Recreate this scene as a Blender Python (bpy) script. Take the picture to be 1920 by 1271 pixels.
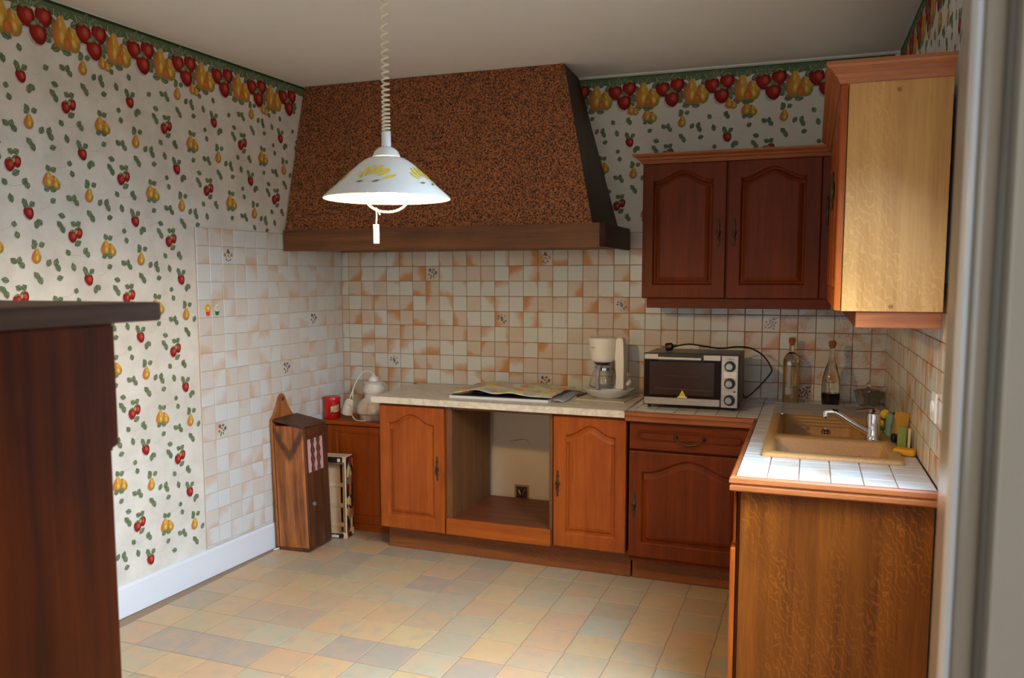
import bpy, bmesh, math, random
from mathutils import Vector, Matrix
random.seed(7)
for o in list(bpy.data.objects): bpy.data.objects.remove(o)
SC = bpy.context.scene
COL = SC.collection
PI = math.pi

# ------------------------------------------------------------------ camera, world, lights, exposure
T = 0.091                       # wall tile pitch (m)
cam_d = bpy.data.cameras.new('camera'); cam = bpy.data.objects.new('camera', cam_d); COL.objects.link(cam)
YAW, PIT, ROL = -0.3426, -0.0999, -0.0009
fw = Vector((math.sin(YAW)*math.cos(PIT), math.cos(YAW)*math.cos(PIT), math.sin(PIT)))
rt = Vector((math.cos(YAW), -math.sin(YAW), 0)); up = rt.cross(fw)
r2 = math.cos(ROL)*rt + math.sin(ROL)*up; u2 = math.cos(ROL)*up - math.sin(ROL)*rt
M = Matrix((r2, u2, -fw)).transposed().to_4x4()
M.translation = Vector((2.8465, -4.6696, 1.5447)); cam.matrix_world = M
cam_d.sensor_width = 36.0; cam_d.lens = 1556.12/1920*36
cam_d.shift_x = -5.86/1920; cam_d.shift_y = 41.93/1920
cam_d.clip_start = 0.05
cam_d.dof.use_dof = True; cam_d.dof.focus_distance = 3.7; cam_d.dof.aperture_fstop = 6.5
SC.camera = cam
SC.view_settings.view_transform = 'Standard'; SC.view_settings.look = 'None'
SC.view_settings.gamma = 1.0; SC.view_settings.use_curve_mapping = False
SC.view_settings.exposure = -0.30

W_ = bpy.data.worlds.new('sky'); SC.world = W_; W_.use_nodes = True
bg = W_.node_tree.nodes['Background']; bg.inputs[0].default_value = (0.62, 0.78, 1.0, 1); bg.inputs[1].default_value = 1.2

def area(name, loc, direction, sx, sy, power, color, spread=PI):
    d = bpy.data.lights.new(name, 'AREA'); d.shape = 'RECTANGLE'; d.size = sx; d.size_y = sy
    d.energy = power; d.color = color; d.spread = spread
    o = bpy.data.objects.new(name, d); COL.objects.link(o); o.location = loc
    o.rotation_euler = Vector(direction).to_track_quat('-Z', 'Y').to_euler()
    return o
# daylight entering the kitchen window (right wall, beside the door frame) and the window of the room behind
area('daylight_kitchen_window', (3.22, -2.46, 1.55), (-1, 0.0, -0.98), 0.86, 1.2, 80, (0.70, 0.92, 1.16), math.radians(108))
area('overhead_sky_fill', (3.21, -2.40, 1.75), (-0.40, 0.30, -1), 0.5, 0.8, 6.5, (0.62, 0.86, 1.2), math.radians(130))  # extra lamp added in the opening to brighten the near worktop end
area('ground_bounce_fill', (3.215, -2.46, 1.50), (-1, 0.0, 0.55), 0.84, 1.0, 3, (1.0, 0.98, 0.92), math.radians(150))  # weak upward lamp added as stand-in for outdoor bounce, lifts the ceiling
area('daylight_rear_window', (1.7, -6.9, 1.55), (0.12, 1, -0.12), 1.9, 1.6, 36, (0.86, 0.93, 1.0))
PEN = Vector((1.656, -2.455, 1.779))     # rim centre of the pendant lamp

# ------------------------------------------------------------------ node helpers
def s2l(c): c /= 255.0; return c/12.92 if c <= 0.04045 else ((c+0.055)/1.055)**2.4
def rgb(r, g, b, a=1): return (s2l(r), s2l(g), s2l(b), a)
class NT:
    def __init__(s, name, rough=0.5, metal=0.0, spec=0.5):
        s.m = bpy.data.materials.new(name); s.m.use_nodes = True; s.t = s.m.node_tree
        s.p = s.t.nodes['Principled BSDF']
        s.p.inputs['Roughness'].default_value = rough; s.p.inputs['Metallic'].default_value = metal
        s.p.inputs['Specular IOR Level'].default_value = spec
    def n(s, typ, **kw):
        nd = s.t.nodes.new('ShaderNode'+typ)
        for k, v in kw.items():
            if k in nd.inputs: s.set(nd.inputs[k], v)
            else: setattr(nd, k, v)
        return nd
    def set(s, inp, v):
        if isinstance(v, bpy.types.NodeSocket): s.t.links.new(v, inp)
        else: inp.default_value = v
    def math(s, op, a, b=0.0, clamp=False):
        nd = s.t.nodes.new('ShaderNodeMath'); nd.operation = op; nd.use_clamp = clamp
        s.set(nd.inputs[0], a); s.set(nd.inputs[1], b); return nd.outputs[0]
    def mix(s, f, a, b, mode='MIX'):
        nd = s.t.nodes.new('ShaderNodeMix'); nd.data_type = 'RGBA'; nd.blend_type = mode
        s.set(nd.inputs[0], f); s.set(nd.inputs[6], a); s.set(nd.inputs[7], b); return nd.outputs[2]
    def ramp(s, f, stops):
        nd = s.t.nodes.new('ShaderNodeValToRGB'); e = nd.color_ramp.elements
        while len(e) < len(stops): e.new(0.5)
        for i, (p, c) in enumerate(stops): e[i].position = p; e[i].color = c
        s.set(nd.inputs[0], f); return nd.outputs[0]
    def coord(s, scale=(1, 1, 1), rnd=0.0, kind='Object'):
        tc = s.n('TexCoord').outputs[kind]
        if rnd:
            oi = s.n('ObjectInfo').outputs['Random']
            mul = s.math('MULTIPLY', oi, rnd)
            cb = s.n('CombineXYZ', X=mul, Y=mul, Z=mul).outputs[0]
            va = s.n('VectorMath', operation='ADD'); s.set(va.inputs[0], tc); s.set(va.inputs[1], cb); tc = va.outputs[0]
        mp = s.n('Mapping'); s.set(mp.inputs['Vector'], tc); mp.inputs['Scale'].default_value = scale
        return mp.outputs[0]
    def noise(s, vec, scale, detail=3, rough=0.5, dist=0.0):
        nd = s.n('TexNoise', Scale=scale, Detail=detail, Roughness=rough, Distortion=dist); s.set(nd.inputs['Vector'], vec); return nd.outputs['Fac']
    def base(s, c): s.set(s.p.inputs['Base Color'], c); return s
    def bump(s, h, strength=0.2, dist=0.002):
        b = s.n('Bump', Strength=strength, Distance=dist); s.set(b.inputs['Height'], h); s.set(s.p.inputs['Normal'], b.outputs[0]); return s
def plain(name, col, rough=0.5, metal=0.0, spec=0.5):
    x = NT(name, rough, metal, spec)
    nz = x.noise(x.coord((1, 1, 1), 3.0), 9.0, 2)
    x.base(x.mix(x.math('MULTIPLY', nz, 0.12), col, (col[0]*0.6, col[1]*0.6, col[2]*0.6, 1))); return x.m
def wood(name, dark, light, axis='Z', rough=0.42, flecks=0.0, knots=0.0, scale=1.0, spec=0.4, strips=0.0):
    x = NT(name, rough, 0, spec)
    st = {'Z': (1, 1, 0.05), 'X': (0.05, 1, 1), 'Y': (1, 0.05, 1)}[axis]
    v = x.coord(st, 7.0)
    a = x.noise(v, 26*scale, 3, 0.55, 0.6); b = x.noise(v, 190*scale, 2, 0.6)
    c = x.noise(x.coord((1, 1, 1), 5.0), 4.5, 2)
    f = x.math('ADD', x.math('MULTIPLY', a, 0.55), x.math('ADD', x.math('MULTIPLY', b, 0.25), x.math('MULTIPLY', c, 0.20)))
    col = x.ramp(f, [(0.36, dark), (0.64, light)])
    if flecks:
        st2 = {'Z': (1.0, 1.0, 0.55), 'X': (0.55, 1, 1), 'Y': (1, 0.55, 1)}[axis]
        w = x.n('TexWave', wave_type='BANDS', bands_direction='DIAGONAL', Scale=27.0, Distortion=12.0, Detail=2.0); w.inputs['Detail Scale'].default_value = 1.3
        x.set(w.inputs['Vector'], x.coord(st2, 3.0))
        msk = x.noise(x.coord((1.0, 1.0, 0.35), 9.0), 5.0, 1)
        mf = x.math('MULTIPLY', x.math('MULTIPLY', x.math('SUBTRACT', w.outputs['Fac'], 0.80, True), 5.0, True), x.math('MULTIPLY', x.math('SUBTRACT', msk, 0.45, True), 6.0, True))
        col = x.mix(x.math('MULTIPLY', mf, flecks), col, (min(1, light[0]*1.55), min(1, light[1]*1.6), min(1, light[2]*1.6), 1))
    if strips:
        sp = x.n('SeparateXYZ'); x.set(sp.inputs[0], x.n('TexCoord').outputs['Object'])
        wn = x.n('TexWhiteNoise', noise_dimensions='1D'); x.set(wn.inputs['W'], x.math('FLOOR', x.math('MULTIPLY', x.math('ADD', sp.outputs[0], 3.0), 11.0)))
        col = x.mix(x.math('MULTIPLY', wn.outputs['Value'], strips), col, (dark[0]*0.55, dark[1]*0.5, dark[2]*0.5, 1))
    if knots:
        k = x.noise(x.coord((1, 1, 0.6), 11.0), 5.5, 1)
        kf = x.math('MULTIPLY', x.math('SUBTRACT', k, 0.62, True), 5.0, True)
        col = x.mix(x.math('MULTIPLY', kf, knots), col, (dark[0]*0.25, dark[1]*0.22, dark[2]*0.2, 1))
    x.base(col); x.bump(b, 0.08, 0.001)
    return x.m
def vcol(name, rough=0.6, spec=0.3):
    x = NT(name, rough, 0, spec); a = x.n('Attribute', attribute_name='col'); x.base(a.outputs['Color']); return x.m
def glass(name, tint=(1, 1, 1, 1), rough=0.0, ior=1.45):
    x = NT(name, rough); x.p.inputs['Transmission Weight'].default_value = 1.0; x.p.inputs['IOR'].default_value = ior
    x.p.inputs['Base Color'].default_value = tint; return x.m

# ------------------------------------------------------------------ materials
m_oak = wood('oak_door_wood', rgb(136, 60, 12), rgb(168, 84, 22), 'Z', 0.42, knots=0.35, spec=0.25)
m_oak_x = wood('oak_rail_wood', rgb(142, 66, 14), rgb(178, 92, 26), 'X', 0.42, spec=0.25)
m_oak_red = wood('oak_dark_red_wood', rgb(88, 34, 5), rgb(116, 48, 9), 'Z', 0.42, knots=0.15, spec=0.15)
m_oak_redx = wood('oak_dark_red_rail', rgb(88, 34, 5), rgb(116, 48, 9), 'X', 0.42, spec=0.15)
m_panel = wood('quartered_oak_veneer', rgb(86, 40, 3), rgb(124, 66, 9), 'Z', 0.5, spec=0.2, flecks=0.5, strips=0.35)
m_panel_up = wood('pale_oak_veneer', rgb(172, 122, 62), rgb(202, 152, 86), 'Z', 0.42, flecks=0.22, strips=0.2)
m_mould = wood('moulding_wood', rgb(122, 62, 26), rgb(166, 96, 50), 'X', 0.42)
m_mould_d = wood('moulding_wood_dark', rgb(118, 60, 24), rgb(164, 90, 42), 'X', 0.42)
m_plinth = wood('plinth_wood', rgb(106, 56, 22), rgb(150, 84, 36), 'X', 0.5, flecks=0.25)
m_inner = wood('carcass_veneer', rgb(92, 56, 28), rgb(124, 78, 42), 'Z', 0.5)
m_shelf = wood('shelf_wood', rgb(96, 50, 28), rgb(130, 70, 42), 'X', 0.45)
m_beam = wood('hood_band_wood', rgb(84, 50, 26), rgb(128, 80, 42), 'X', 0.5)
m_bread = wood('scorched_pine', rgb(104, 58, 26), rgb(200, 122, 62), 'Z', 0.5, knots=0.9, scale=0.8)
m_bread_d = wood('dark_stained_pine', rgb(56, 30, 16), rgb(108, 60, 32), 'Z', 0.5, knots=0.6)
m_furn = wood('mahogany_stain', rgb(40, 18, 8), rgb(124, 54, 10), 'Z', 0.5, knots=0.3, scale=0.28, spec=0.12)
m_furn_d = wood('dark_top_wood', rgb(84, 68, 64), rgb(108, 88, 82), 'Y', 0.6, spec=0.2)
m_crate = wood('raw_poplar', rgb(212, 184, 148), rgb(236, 214, 180), 'Z', 0.7)
m_bronze = plain('aged_bronze', rgb(84, 66, 44), 0.45, 0.8)
m_chrome = plain('chrome', rgb(215, 215, 218), 0.12, 1.0)
m_steel = NT('brushed_steel', 0.38, 0.85)
m_steel.base(m_steel.ramp(m_steel.noise(m_steel.coord((0.05, 1, 1), 3.0), 260, 2), [(0.3, rgb(160, 152, 146)), (0.7, rgb(188, 180, 172))])); m_steel = m_steel.m
m_black = plain('black_plastic', rgb(22, 21, 22), 0.4)
m_blackmat = plain('black_rubber', rgb(18, 18, 18), 0.7)
m_white = plain('white_plastic', rgb(226, 224, 216), 0.35)
m_ivory = plain('ivory_plastic', rgb(232, 228, 216), 0.35)
m_enamel = plain('white_enamel', rgb(222, 226, 226), 0.18)
m_paint = plain('white_gloss_paint', rgb(226, 230, 236), 0.35)
m_ceil = plain('ceiling_paint', rgb(236, 232, 224), 0.85)
m_jamb = plain('door_frame_paint', rgb(172, 160, 142), 0.22)
m_jambd = plain('door_leaf_paint', rgb(196, 188, 172), 0.5)
m_grey = plain('grey_metal_sheet', rgb(120, 118, 112), 0.45, 0.4)
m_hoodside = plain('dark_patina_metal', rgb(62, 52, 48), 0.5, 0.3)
m_red = plain('red_lacquered_tin', rgb(196, 30, 26), 0.25)
m_label = plain('cream_paper', rgb(214, 190, 150), 0.7)
m_paper = plain('white_paper', rgb(226, 218, 204), 0.75)
m_ink = plain('printing_ink', rgb(34, 30, 28), 0.7)
m_yellow = plain('warning_yellow', rgb(226, 208, 20), 0.5)
m_sponge_y = plain('yellow_sponge', rgb(226, 160, 30), 0.9)
m_sponge_o = plain('tan_sponge', rgb(196, 148, 60), 0.9)
m_green = plain('green_scourer', rgb(26, 62, 46), 0.9)
m_lgreen = plain('pale_green_plastic', rgb(136, 156, 66), 0.5)
m_bgreen = plain('aqua_sponge', rgb(124, 164, 152), 0.8)
m_cream = plain('cream_plastic', rgb(222, 204, 150), 0.5)
m_leaf = plain('leaf_green', rgb(70, 104, 34), 0.7)
m_flower = plain('flower_yellow', rgb(240, 196, 20), 0.7)
m_knobface = plain('knob_metal', rgb(168, 164, 156), 0.3, 0.9)
m_lilac = plain('grey_lilac_plastic', rgb(150, 144, 156), 0.35)
m_cork = plain('cork', rgb(150, 88, 48), 0.85)
m_ceramic = NT('stained_ceramic', 0.35)
_z = m_ceramic.n('SeparateXYZ'); m_ceramic.set(_z.inputs[0], m_ceramic.coord()); _nz = m_ceramic.noise(m_ceramic.coord((1, 1, 0.4)), 34, 2)
_f = m_ceramic.math('MULTIPLY', m_ceramic.math('LESS_THAN', _z.outputs[2], 0.115), m_ceramic.math('MULTIPLY', m_ceramic.math('SUBTRACT', _nz, 0.40, True), 2.2, True))
m_ceramic.base(m_ceramic.mix(_f, rgb(220, 214, 204), rgb(192, 142, 88))); m_ceramic = m_ceramic.m
m_sinkm = NT('sand_resin', 0.45); _n = m_sinkm.noise(m_sinkm.coord(), 420, 2)
m_sinkm.base(m_sinkm.ramp(_n, [(0.35, rgb(176, 132, 78)), (0.65, rgb(204, 162, 104))])); m_sinkm = m_sinkm.m
m_grout = plain('brown_grout', rgb(150, 112, 80), 0.9)
m_grout_l = plain('pale_grout', rgb(190, 174, 156), 0.9)
m_lamin = NT('marbled_laminate', 0.35); _v = m_lamin.coord((1, 0.6, 1)); _n = m_lamin.noise(_v, 6, 6, 0.6, 1.5); _n2 = m_lamin.noise(_v, 22, 4, 0.6, 0.8)
m_lamin.base(m_lamin.mix(m_lamin.math('MULTIPLY', _n2, 0.4), m_lamin.ramp(_n, [(0.42, rgb(224, 214, 194)), (0.5, rgb(204, 190, 168)), (0.56, rgb(226, 216, 198))]), rgb(212, 198, 176))); m_lamin = m_lamin.m
m_glass = glass('clear_glass', (0.96, 0.98, 0.97, 1))
m_glass_g = glass('smoked_glass', (0.80, 0.80, 0.77, 1))
m_amber = glass('amber_liquid', rgb(238, 204, 156), 0.0, 1.33)
m_dark_liq = plain('dark_vinegar', rgb(22, 10, 8), 0.15)
m_door_glass = NT('oven_door_glass', 0.08); m_door_glass.base(rgb(30, 22, 18)); m_door_glass = m_door_glass.m
m_hobglass = plain('black_glass', rgb(14, 14, 15), 0.15)
m_print = vcol('printed_wallpaper_ink', 0.8, 0.15)
m_glaze = vcol('painted_glaze', 0.2, 0.5)

def mk_tile(name, amt, pale, orange, rough):
    x = NT(name, rough, 0, 0.5)
    oi = x.n('ObjectInfo').outputs['Random']
    v = x.n('TexCoord').outputs['Object']
    ang = x.math('MULTIPLY', x.math('FRACT', x.math('MULTIPLY', oi, 37.3)), 6.2832)
    rot = x.n('VectorRotate', rotation_type='Z_AXIS', Angle=ang); x.set(rot.inputs['Vector'], v)
    sx = x.n('SeparateXYZ'); x.set(sx.inputs[0], rot.outputs[0])
    off = x.math('SUBTRACT', x.math('MULTIPLY', x.math('FRACT', x.math('MULTIPLY', oi, 91.7)), 0.075), 0.010)
    nz = x.noise(x.coord((1, 1, 1), 40.0), 22, 1)
    g = x.math('SUBTRACT', x.math('ADD', sx.outputs[0], x.math('MULTIPLY', x.math('SUBTRACT', nz, 0.5), 0.045)), off)
    g1 = x.math('MULTIPLY', g, 16.0, True)
    f = x.math('MULTIPLY', x.math('MULTIPLY', g1, x.math('SUBTRACT', 2.0, g1)), amt)
    wash = x.math('MULTIPLY', x.math('GREATER_THAN', x.math('FRACT', x.math('MULTIPLY', oi, 53.1)), 0.55), 0.36*amt)
    fine = x.noise(x.coord((1, 1, 1), 40.0), 14, 1)
    f2 = x.math('ADD', f, x.math('MULTIPLY', wash, x.math('ADD', 0.6, fine)), True)
    x.base(x.mix(f2, pale, orange))
    x.bump(x.noise(x.coord((1, 1, 1), 40.0), 55, 2), 0.10, 0.004)
    return x.m
m_tile = mk_tile('glazed_wall_tile', 0.85, rgb(208, 209, 200), rgb(196, 138, 80), 0.22)
m_tile_l = mk_tile('glazed_wall_tile_pale', 0.55, rgb(214, 217, 216), rgb(204, 160, 110), 0.3)
m_tile_c = mk_tile('glazed_worktop_tile', 0.45, rgb(214, 215, 212), rgb(204, 160, 116), 0.25)
m_tile_b = NT('bumpy_glazed_tile', 0.1); _v = m_tile_b.coord((1, 1, 1), 40.0)
m_tile_b.base(m_tile_b.ramp(m_tile_b.noise(_v, 18, 2), [(0.4, rgb(200, 196, 190)), (0.75, rgb(196, 140, 92))])); m_tile_b.bump(m_tile_b.noise(_v, 90, 2), 0.5, 0.006); m_tile_b = m_tile_b.m

x = NT('stone_print_vinyl', 0.42); oi = x.n('ObjectInfo').outputs['Random']
_c = x.ramp(oi, [(0.0, rgb(166, 156, 132)), (0.18, rgb(196, 172, 128)), (0.34, rgb(196, 160, 126)), (0.5, rgb(180, 168, 138)), (0.64, rgb(164, 152, 138)), (0.8, rgb(200, 168, 124)), (1.0, rgb(172, 170, 148))])
_n1 = x.noise(x.coord((1, 1, 1), 30.0), 11, 4, 0.6, 0.6); _n2 = x.noise(x.coord((1, 1, 1), 60.0), 17, 3)
_c = x.mix(x.math('MULTIPLY', x.math('SUBTRACT', _n1, 0.45, True), 2.2, True), _c, rgb(206, 156, 118))
_c = x.mix(x.math('MULTIPLY', x.math('SUBTRACT', _n2, 0.52, True), 2.4, True), _c, rgb(160, 156, 140))
x.base(_c); x.bump(_n1, 0.05, 0.002); m_vinyl = x.m
m_vjoint = plain('vinyl_joint', rgb(150, 124, 96), 0.6)

x = NT('wallpaper_ground', 0.85); _n = x.noise(x.coord(), 7, 4, 0.6)
x.base(x.ramp(_n, [(0.35, rgb(208, 203, 192)), (0.65, rgb(224, 220, 210))])); m_wallpaper = x.m
# the rear wall: wallpaper ground above the worktop, bare plaster below it
x = NT('back_wall_finish', 0.85); _s = x.n('SeparateXYZ'); x.set(_s.inputs[0], x.n('TexCoord').outputs['Object'])
x.base(x.mix(x.math('LESS_THAN', _s.outputs[2], 0.86), rgb(222, 214, 198), rgb(226, 206, 178))); m_backwall = x.m
x = NT('hammered_copper', 0.45, 0.4); _n = x.noise(x.coord(), 118, 1.2, 0.5, 0.5); _n2 = x.noise(x.coord(), 3, 2)
x.base(x.mix(x.math('MULTIPLY', _n2, 0.35), x.ramp(_n, [(0.40, rgb(70, 46, 36)), (0.60, rgb(202, 124, 72))]), rgb(80, 54, 38)))
x.bump(_n, 0.5, 0.004); m_copper = x.m
x = NT('gingham_cloth', 0.9); _w = x.n('TexWave', wave_type='BANDS', bands_direction='Z', Scale=55.0); x.set(_w.inputs['Vector'], x.coord())
x.base(x.mix(_w.outputs['Fac'], rgb(206, 120, 118), rgb(222, 190, 184))); m_cloth = x.m
x = NT('map_print', 0.6); _v = x.n('TexVoronoi', Scale=22.0); x.set(_v.inputs['Vector'], x.coord((1, 0.8, 0.2)))
_hs = x.n('SeparateColor'); x.set(_hs.inputs[0], _v.outputs['Color'])
x.base(x.mix(x.math('MULTIPLY', x.noise(x.coord(), 60, 3), 0.45), x.ramp(_hs.outputs[0], [(0.0, rgb(232, 216, 120)), (0.30, rgb(222, 226, 178)), (0.45, rgb(136, 176, 206)), (0.6, rgb(230, 222, 170)), (0.74, rgb(236, 196, 90)), (0.86, rgb(226, 104, 84)), (1.0, rgb(190, 206, 214))]), rgb(226, 222, 186))); m_map = x.m
x = NT('crate_print', 0.6); _v = x.n('TexVoronoi', Scale=30.0); x.set(_v.inputs['Vector'], x.coord((1, 1, 0.6)))
_hs = x.n('SeparateColor'); x.set(_hs.inputs[0], _v.outputs['Color'])
x.base(x.ramp(_hs.outputs[0], [(0.0, rgb(26, 20, 22)), (0.5, rgb(34, 26, 26)), (0.62, rgb(140, 40, 40)), (0.78, rgb(206, 110, 40)), (0.9, rgb(214, 190, 120)), (1.0, rgb(90, 40, 40))])); m_crprint = x.m
x = NT('lamp_bulb', 0.5); x.p.inputs['Emission Color'].default_value = (1.0, 0.62, 0.21, 1); x.p.inputs['Emission Strength'].default_value = 1800; m_bulb = x.m

# ------------------------------------------------------------------ mesh helpers
def link(o, parent=None):
    COL.objects.link(o)
    if parent: o.parent = parent
    return o
def obj(name, bm, m, parent=None, smooth=False, loc=None, angle=35):
    me = bpy.data.meshes.new(name)
    bmesh.ops.recalc_face_normals(bm, faces=bm.faces[:])
    bm.to_mesh(me); bm.free(); me.materials.append(m)
    if smooth:
        me.shade_smooth(); me.set_sharp_from_angle(angle=math.radians(angle))
    o = bpy.data.objects.new(name, me)
    if loc is not None: o.location = loc
    return link(o, parent)
def thing(name, label, cat, loc=(0, 0, 0), rz=0.0, group=None):
    o = bpy.data.objects.new(name, None); o.empty_display_size = 0.05; link(o); o.location = loc; o.rotation_euler = (0, 0, rz)
    o['label'] = label; o['category'] = cat
    if group: o['group'] = group
    return o
def tag(o, label, cat, group=None):
    o['label'] = label; o['category'] = cat
    if group: o['group'] = group
    return o
def struct(o, label=None):
    o['kind'] = 'structure'
    if label: o['label'] = label
    return o
def BM(): return bmesh.new()
def box(bm, a, b, bev=0.0, seg=1, mat=None):
    vs = bmesh.ops.create_cube(bm, size=1.0)['verts']
    c = [(a[i]+b[i])/2 for i in range(3)]; s = [abs(b[i]-a[i]) for i in range(3)]
    for v in vs: v.co = Vector((c[0]+v.co.x*s[0], c[1]+v.co.y*s[1], c[2]+v.co.z*s[2]))
    if bev:
        es = list({e for v in vs for e in v.link_edges})
        r = bmesh.ops.bevel(bm, geom=es, offset=bev, segments=seg, affect='EDGES', profile=0.5)
        vs = list({v for f in r['faces'] for v in f.verts} | {v for v in vs if v.is_valid})
    if mat is not None: bmesh.ops.transform(bm, matrix=mat, verts=[v for v in vs if v.is_valid])
    return vs
def bx(name, a, b, m, parent=None, bev=0.002, seg=1):
    bm = BM(); box(bm, a, b, bev, seg); return obj(name, bm, m, parent)
def lathe(bm, prof, seg=24, mat=None, flat=1.0):
    rings = []
    for r, z in prof:
        if r < 1e-6: rings.append([bm.verts.new((0, 0, z))])
        else: rings.append([bm.verts.new((r*math.cos(2*PI*k/seg), flat*r*math.sin(2*PI*k/seg), z)) for k in range(seg)])
    for a, b in zip(rings, rings[1:]):
        for k in range(seg):
            k2 = (k+1) % seg
            if len(a) == 1 and len(b) == 1: continue
            if len(a) == 1: bm.faces.new((a[0], b[k2], b[k]))
            elif len(b) == 1: bm.faces.new((a[k], a[k2], b[0]))
            else: bm.faces.new((a[k], a[k2], b[k2], b[k]))
    if mat is not None: bmesh.ops.transform(bm, matrix=mat, verts=[v for g in rings for v in g])
def smooth_path(pts, n=8, closed=False):
    P = [Vector(p) for p in pts]; out = []
    for i in range(len(P)-1):
        p0 = P[max(i-1, 0)]; p1 = P[i]; p2 = P[i+1]; p3 = P[min(i+2, len(P)-1)]
        for k in range(n):
            t = k/n
            out.append(0.5*((2*p1)+(p2-p0)*t+(2*p0-5*p1+4*p2-p3)*t*t+(3*p1-p0-3*p2+p3)*t**3))
    out.append(P[-1]); return out
def tube(bm, pts, r, seg=8, caps=True):
    P = [Vector(p) for p in pts]; rings = []; prev = None
    for i, p in enumerate(P):
        d = (P[min(i+1, len(P)-1)]-P[max(i-1, 0)]).normalized()
        if prev is None:
            a = Vector((0, 0, 1)) if abs(d.z) < 0.9 else Vector((1, 0, 0)); x_ = d.cross(a).normalized()
        else: x_ = (prev-d*prev.dot(d)).normalized()
        prev = x_; y_ = d.cross(x_)
        rr = r(i/(len(P)-1)) if callable(r) else r
        rings.append([bm.verts.new(p+rr*(math.cos(2*PI*k/seg)*x_+math.sin(2*PI*k/seg)*y_)) for k in range(seg)])
    for a, b in zip(rings, rings[1:]):
        for k in range(seg): bm.faces.new((a[k], a[(k+1) % seg], b[(k+1) % seg], b[k]))
    if caps: bm.faces.new(rings[0][::-1]); bm.faces.new(rings[-1])
def prism(bm, pts, y0, y1, mat=None):     # outline in x,z extruded along y
    a = [bm.verts.new((p[0], y0, p[1])) for p in pts]; b = [bm.verts.new((p[0], y1, p[1])) for p in pts]
    bm.faces.new(a); bm.faces.new(b[::-1]); n = len(pts)
    for i in range(n): bm.faces.new((a[i], b[i], b[(i+1) % n], a[(i+1) % n]))
    if mat is not None: bmesh.ops.transform(bm, matrix=mat, verts=a+b)
def slab(bm, pts, z0, z1):                # outline in x,y extruded along z
    a = [bm.verts.new((p[0], p[1], z0)) for p in pts]; b = [bm.verts.new((p[0], p[1], z1)) for p in pts]
    bm.faces.new(a[::-1]); bm.faces.new(b); n = len(pts)
    for i in range(n): bm.faces.new((a[i], a[(i+1) % n], b[(i+1) % n], b[i]))
def offset(pts, d, closed=True):          # positive = to the left of travel
    n = len(pts); out = []
    for i in range(n):
        p = Vector(pts[i])
        q0 = Vector(pts[(i-1) % n]) if (closed or i > 0) else None
        q1 = Vector(pts[(i+1) % n]) if (closed or i < n-1) else None
        d0 = (p-q0).normalized() if q0 is not None else (q1-p).normalized()
        d1 = (q1-p).normalized() if q1 is not None else d0
        n0 = Vector((-d0.y, d0.x)); n1 = Vector((-d1.y, d1.x)); nn = n0+n1
        nn = nn.normalized() if nn.length > 1e-6 else n0
        out.append(p+nn*d/max(0.35, nn.dot(n0)))
    return out
def sweep(bm, path, prof):                # path in x,y; prof (outward to the right of travel, z); ends capped
    rings = [[bm.verts.new((q.x, q.y, z)) for q in offset(path, -o_, False)] for o_, z in prof]
    for a, b in zip(rings, rings[1:]):
        for k in range(len(path)-1): bm.faces.new((a[k], a[k+1], b[k+1], b[k]))
    for k in (0, len(path)-1): bm.faces.new([r[k] for r in rings])
    for k in range(len(path)-1): bm.faces.new((rings[-1][k], rings[-1][k+1], rings[0][k+1], rings[0][k]))
def arch_outline(x0, x1, z0, zs, rise, n=36, sharp=1.0):
    pts = [(x0, z0), (x1, z0)]
    for k in range(n+1):
        u = 1-2*k/n
        s = 0.5*(1+math.cos(PI*min(1, abs(u)*1.10)))
        pts.append((x0+(x1-x0)*(u+1)/2, zs+rise*s**sharp))
    return pts
def panel_front(bm, rect, outline, t, depth=0.014, raised=0.026):
    # slab with a moulded recess following the outline; front face at y=0, back at y=t
    x0, x1, z0, z1 = rect
    def ring(pts, y): return [bm.verts.new((p[0], y, p[1])) for p in pts]
    R = lambda i: [(x0+i, z0+i), (x1-i, z0+i), (x1-i, z1-i), (x0+i, z1-i)]
    b0 = ring(R(0), t); b1 = ring(R(0), 0.005); b2 = ring(R(0.0015), 0.0015); b3 = ring(R(0.005), 0)
    bm.faces.new(b0)
    def bridge(a, b):
        n = len(a)
        for i in range(n): bm.faces.new((a[i], a[(i+1) % n], b[(i+1) % n], b[i]))
    bridge(b0, b1); bridge(b1, b2); bridge(b2, b3)
    o0 = ring(outline, 0)
    es = [bm.edges.get((b3[i], b3[(i+1) % 4])) for i in range(4)] + [bm.edges.new((o0[i], o0[(i+1) % len(o0)])) for i in range(len(o0))]
    bmesh.ops.triangle_fill(bm, use_beauty=True, use_dissolve=False, edges=es)
    prev = o0
    for d, y in ((0.003, 0.002), (0.008, depth*0.55), (0.010, depth), (0.015, depth), (0.015+raised*0.5, depth*0.45), (0.015+raised, depth*0.2)):
        r = ring(offset(outline, d), y); bridge(prev, r); prev = r
    bm.faces.new(prev)
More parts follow.
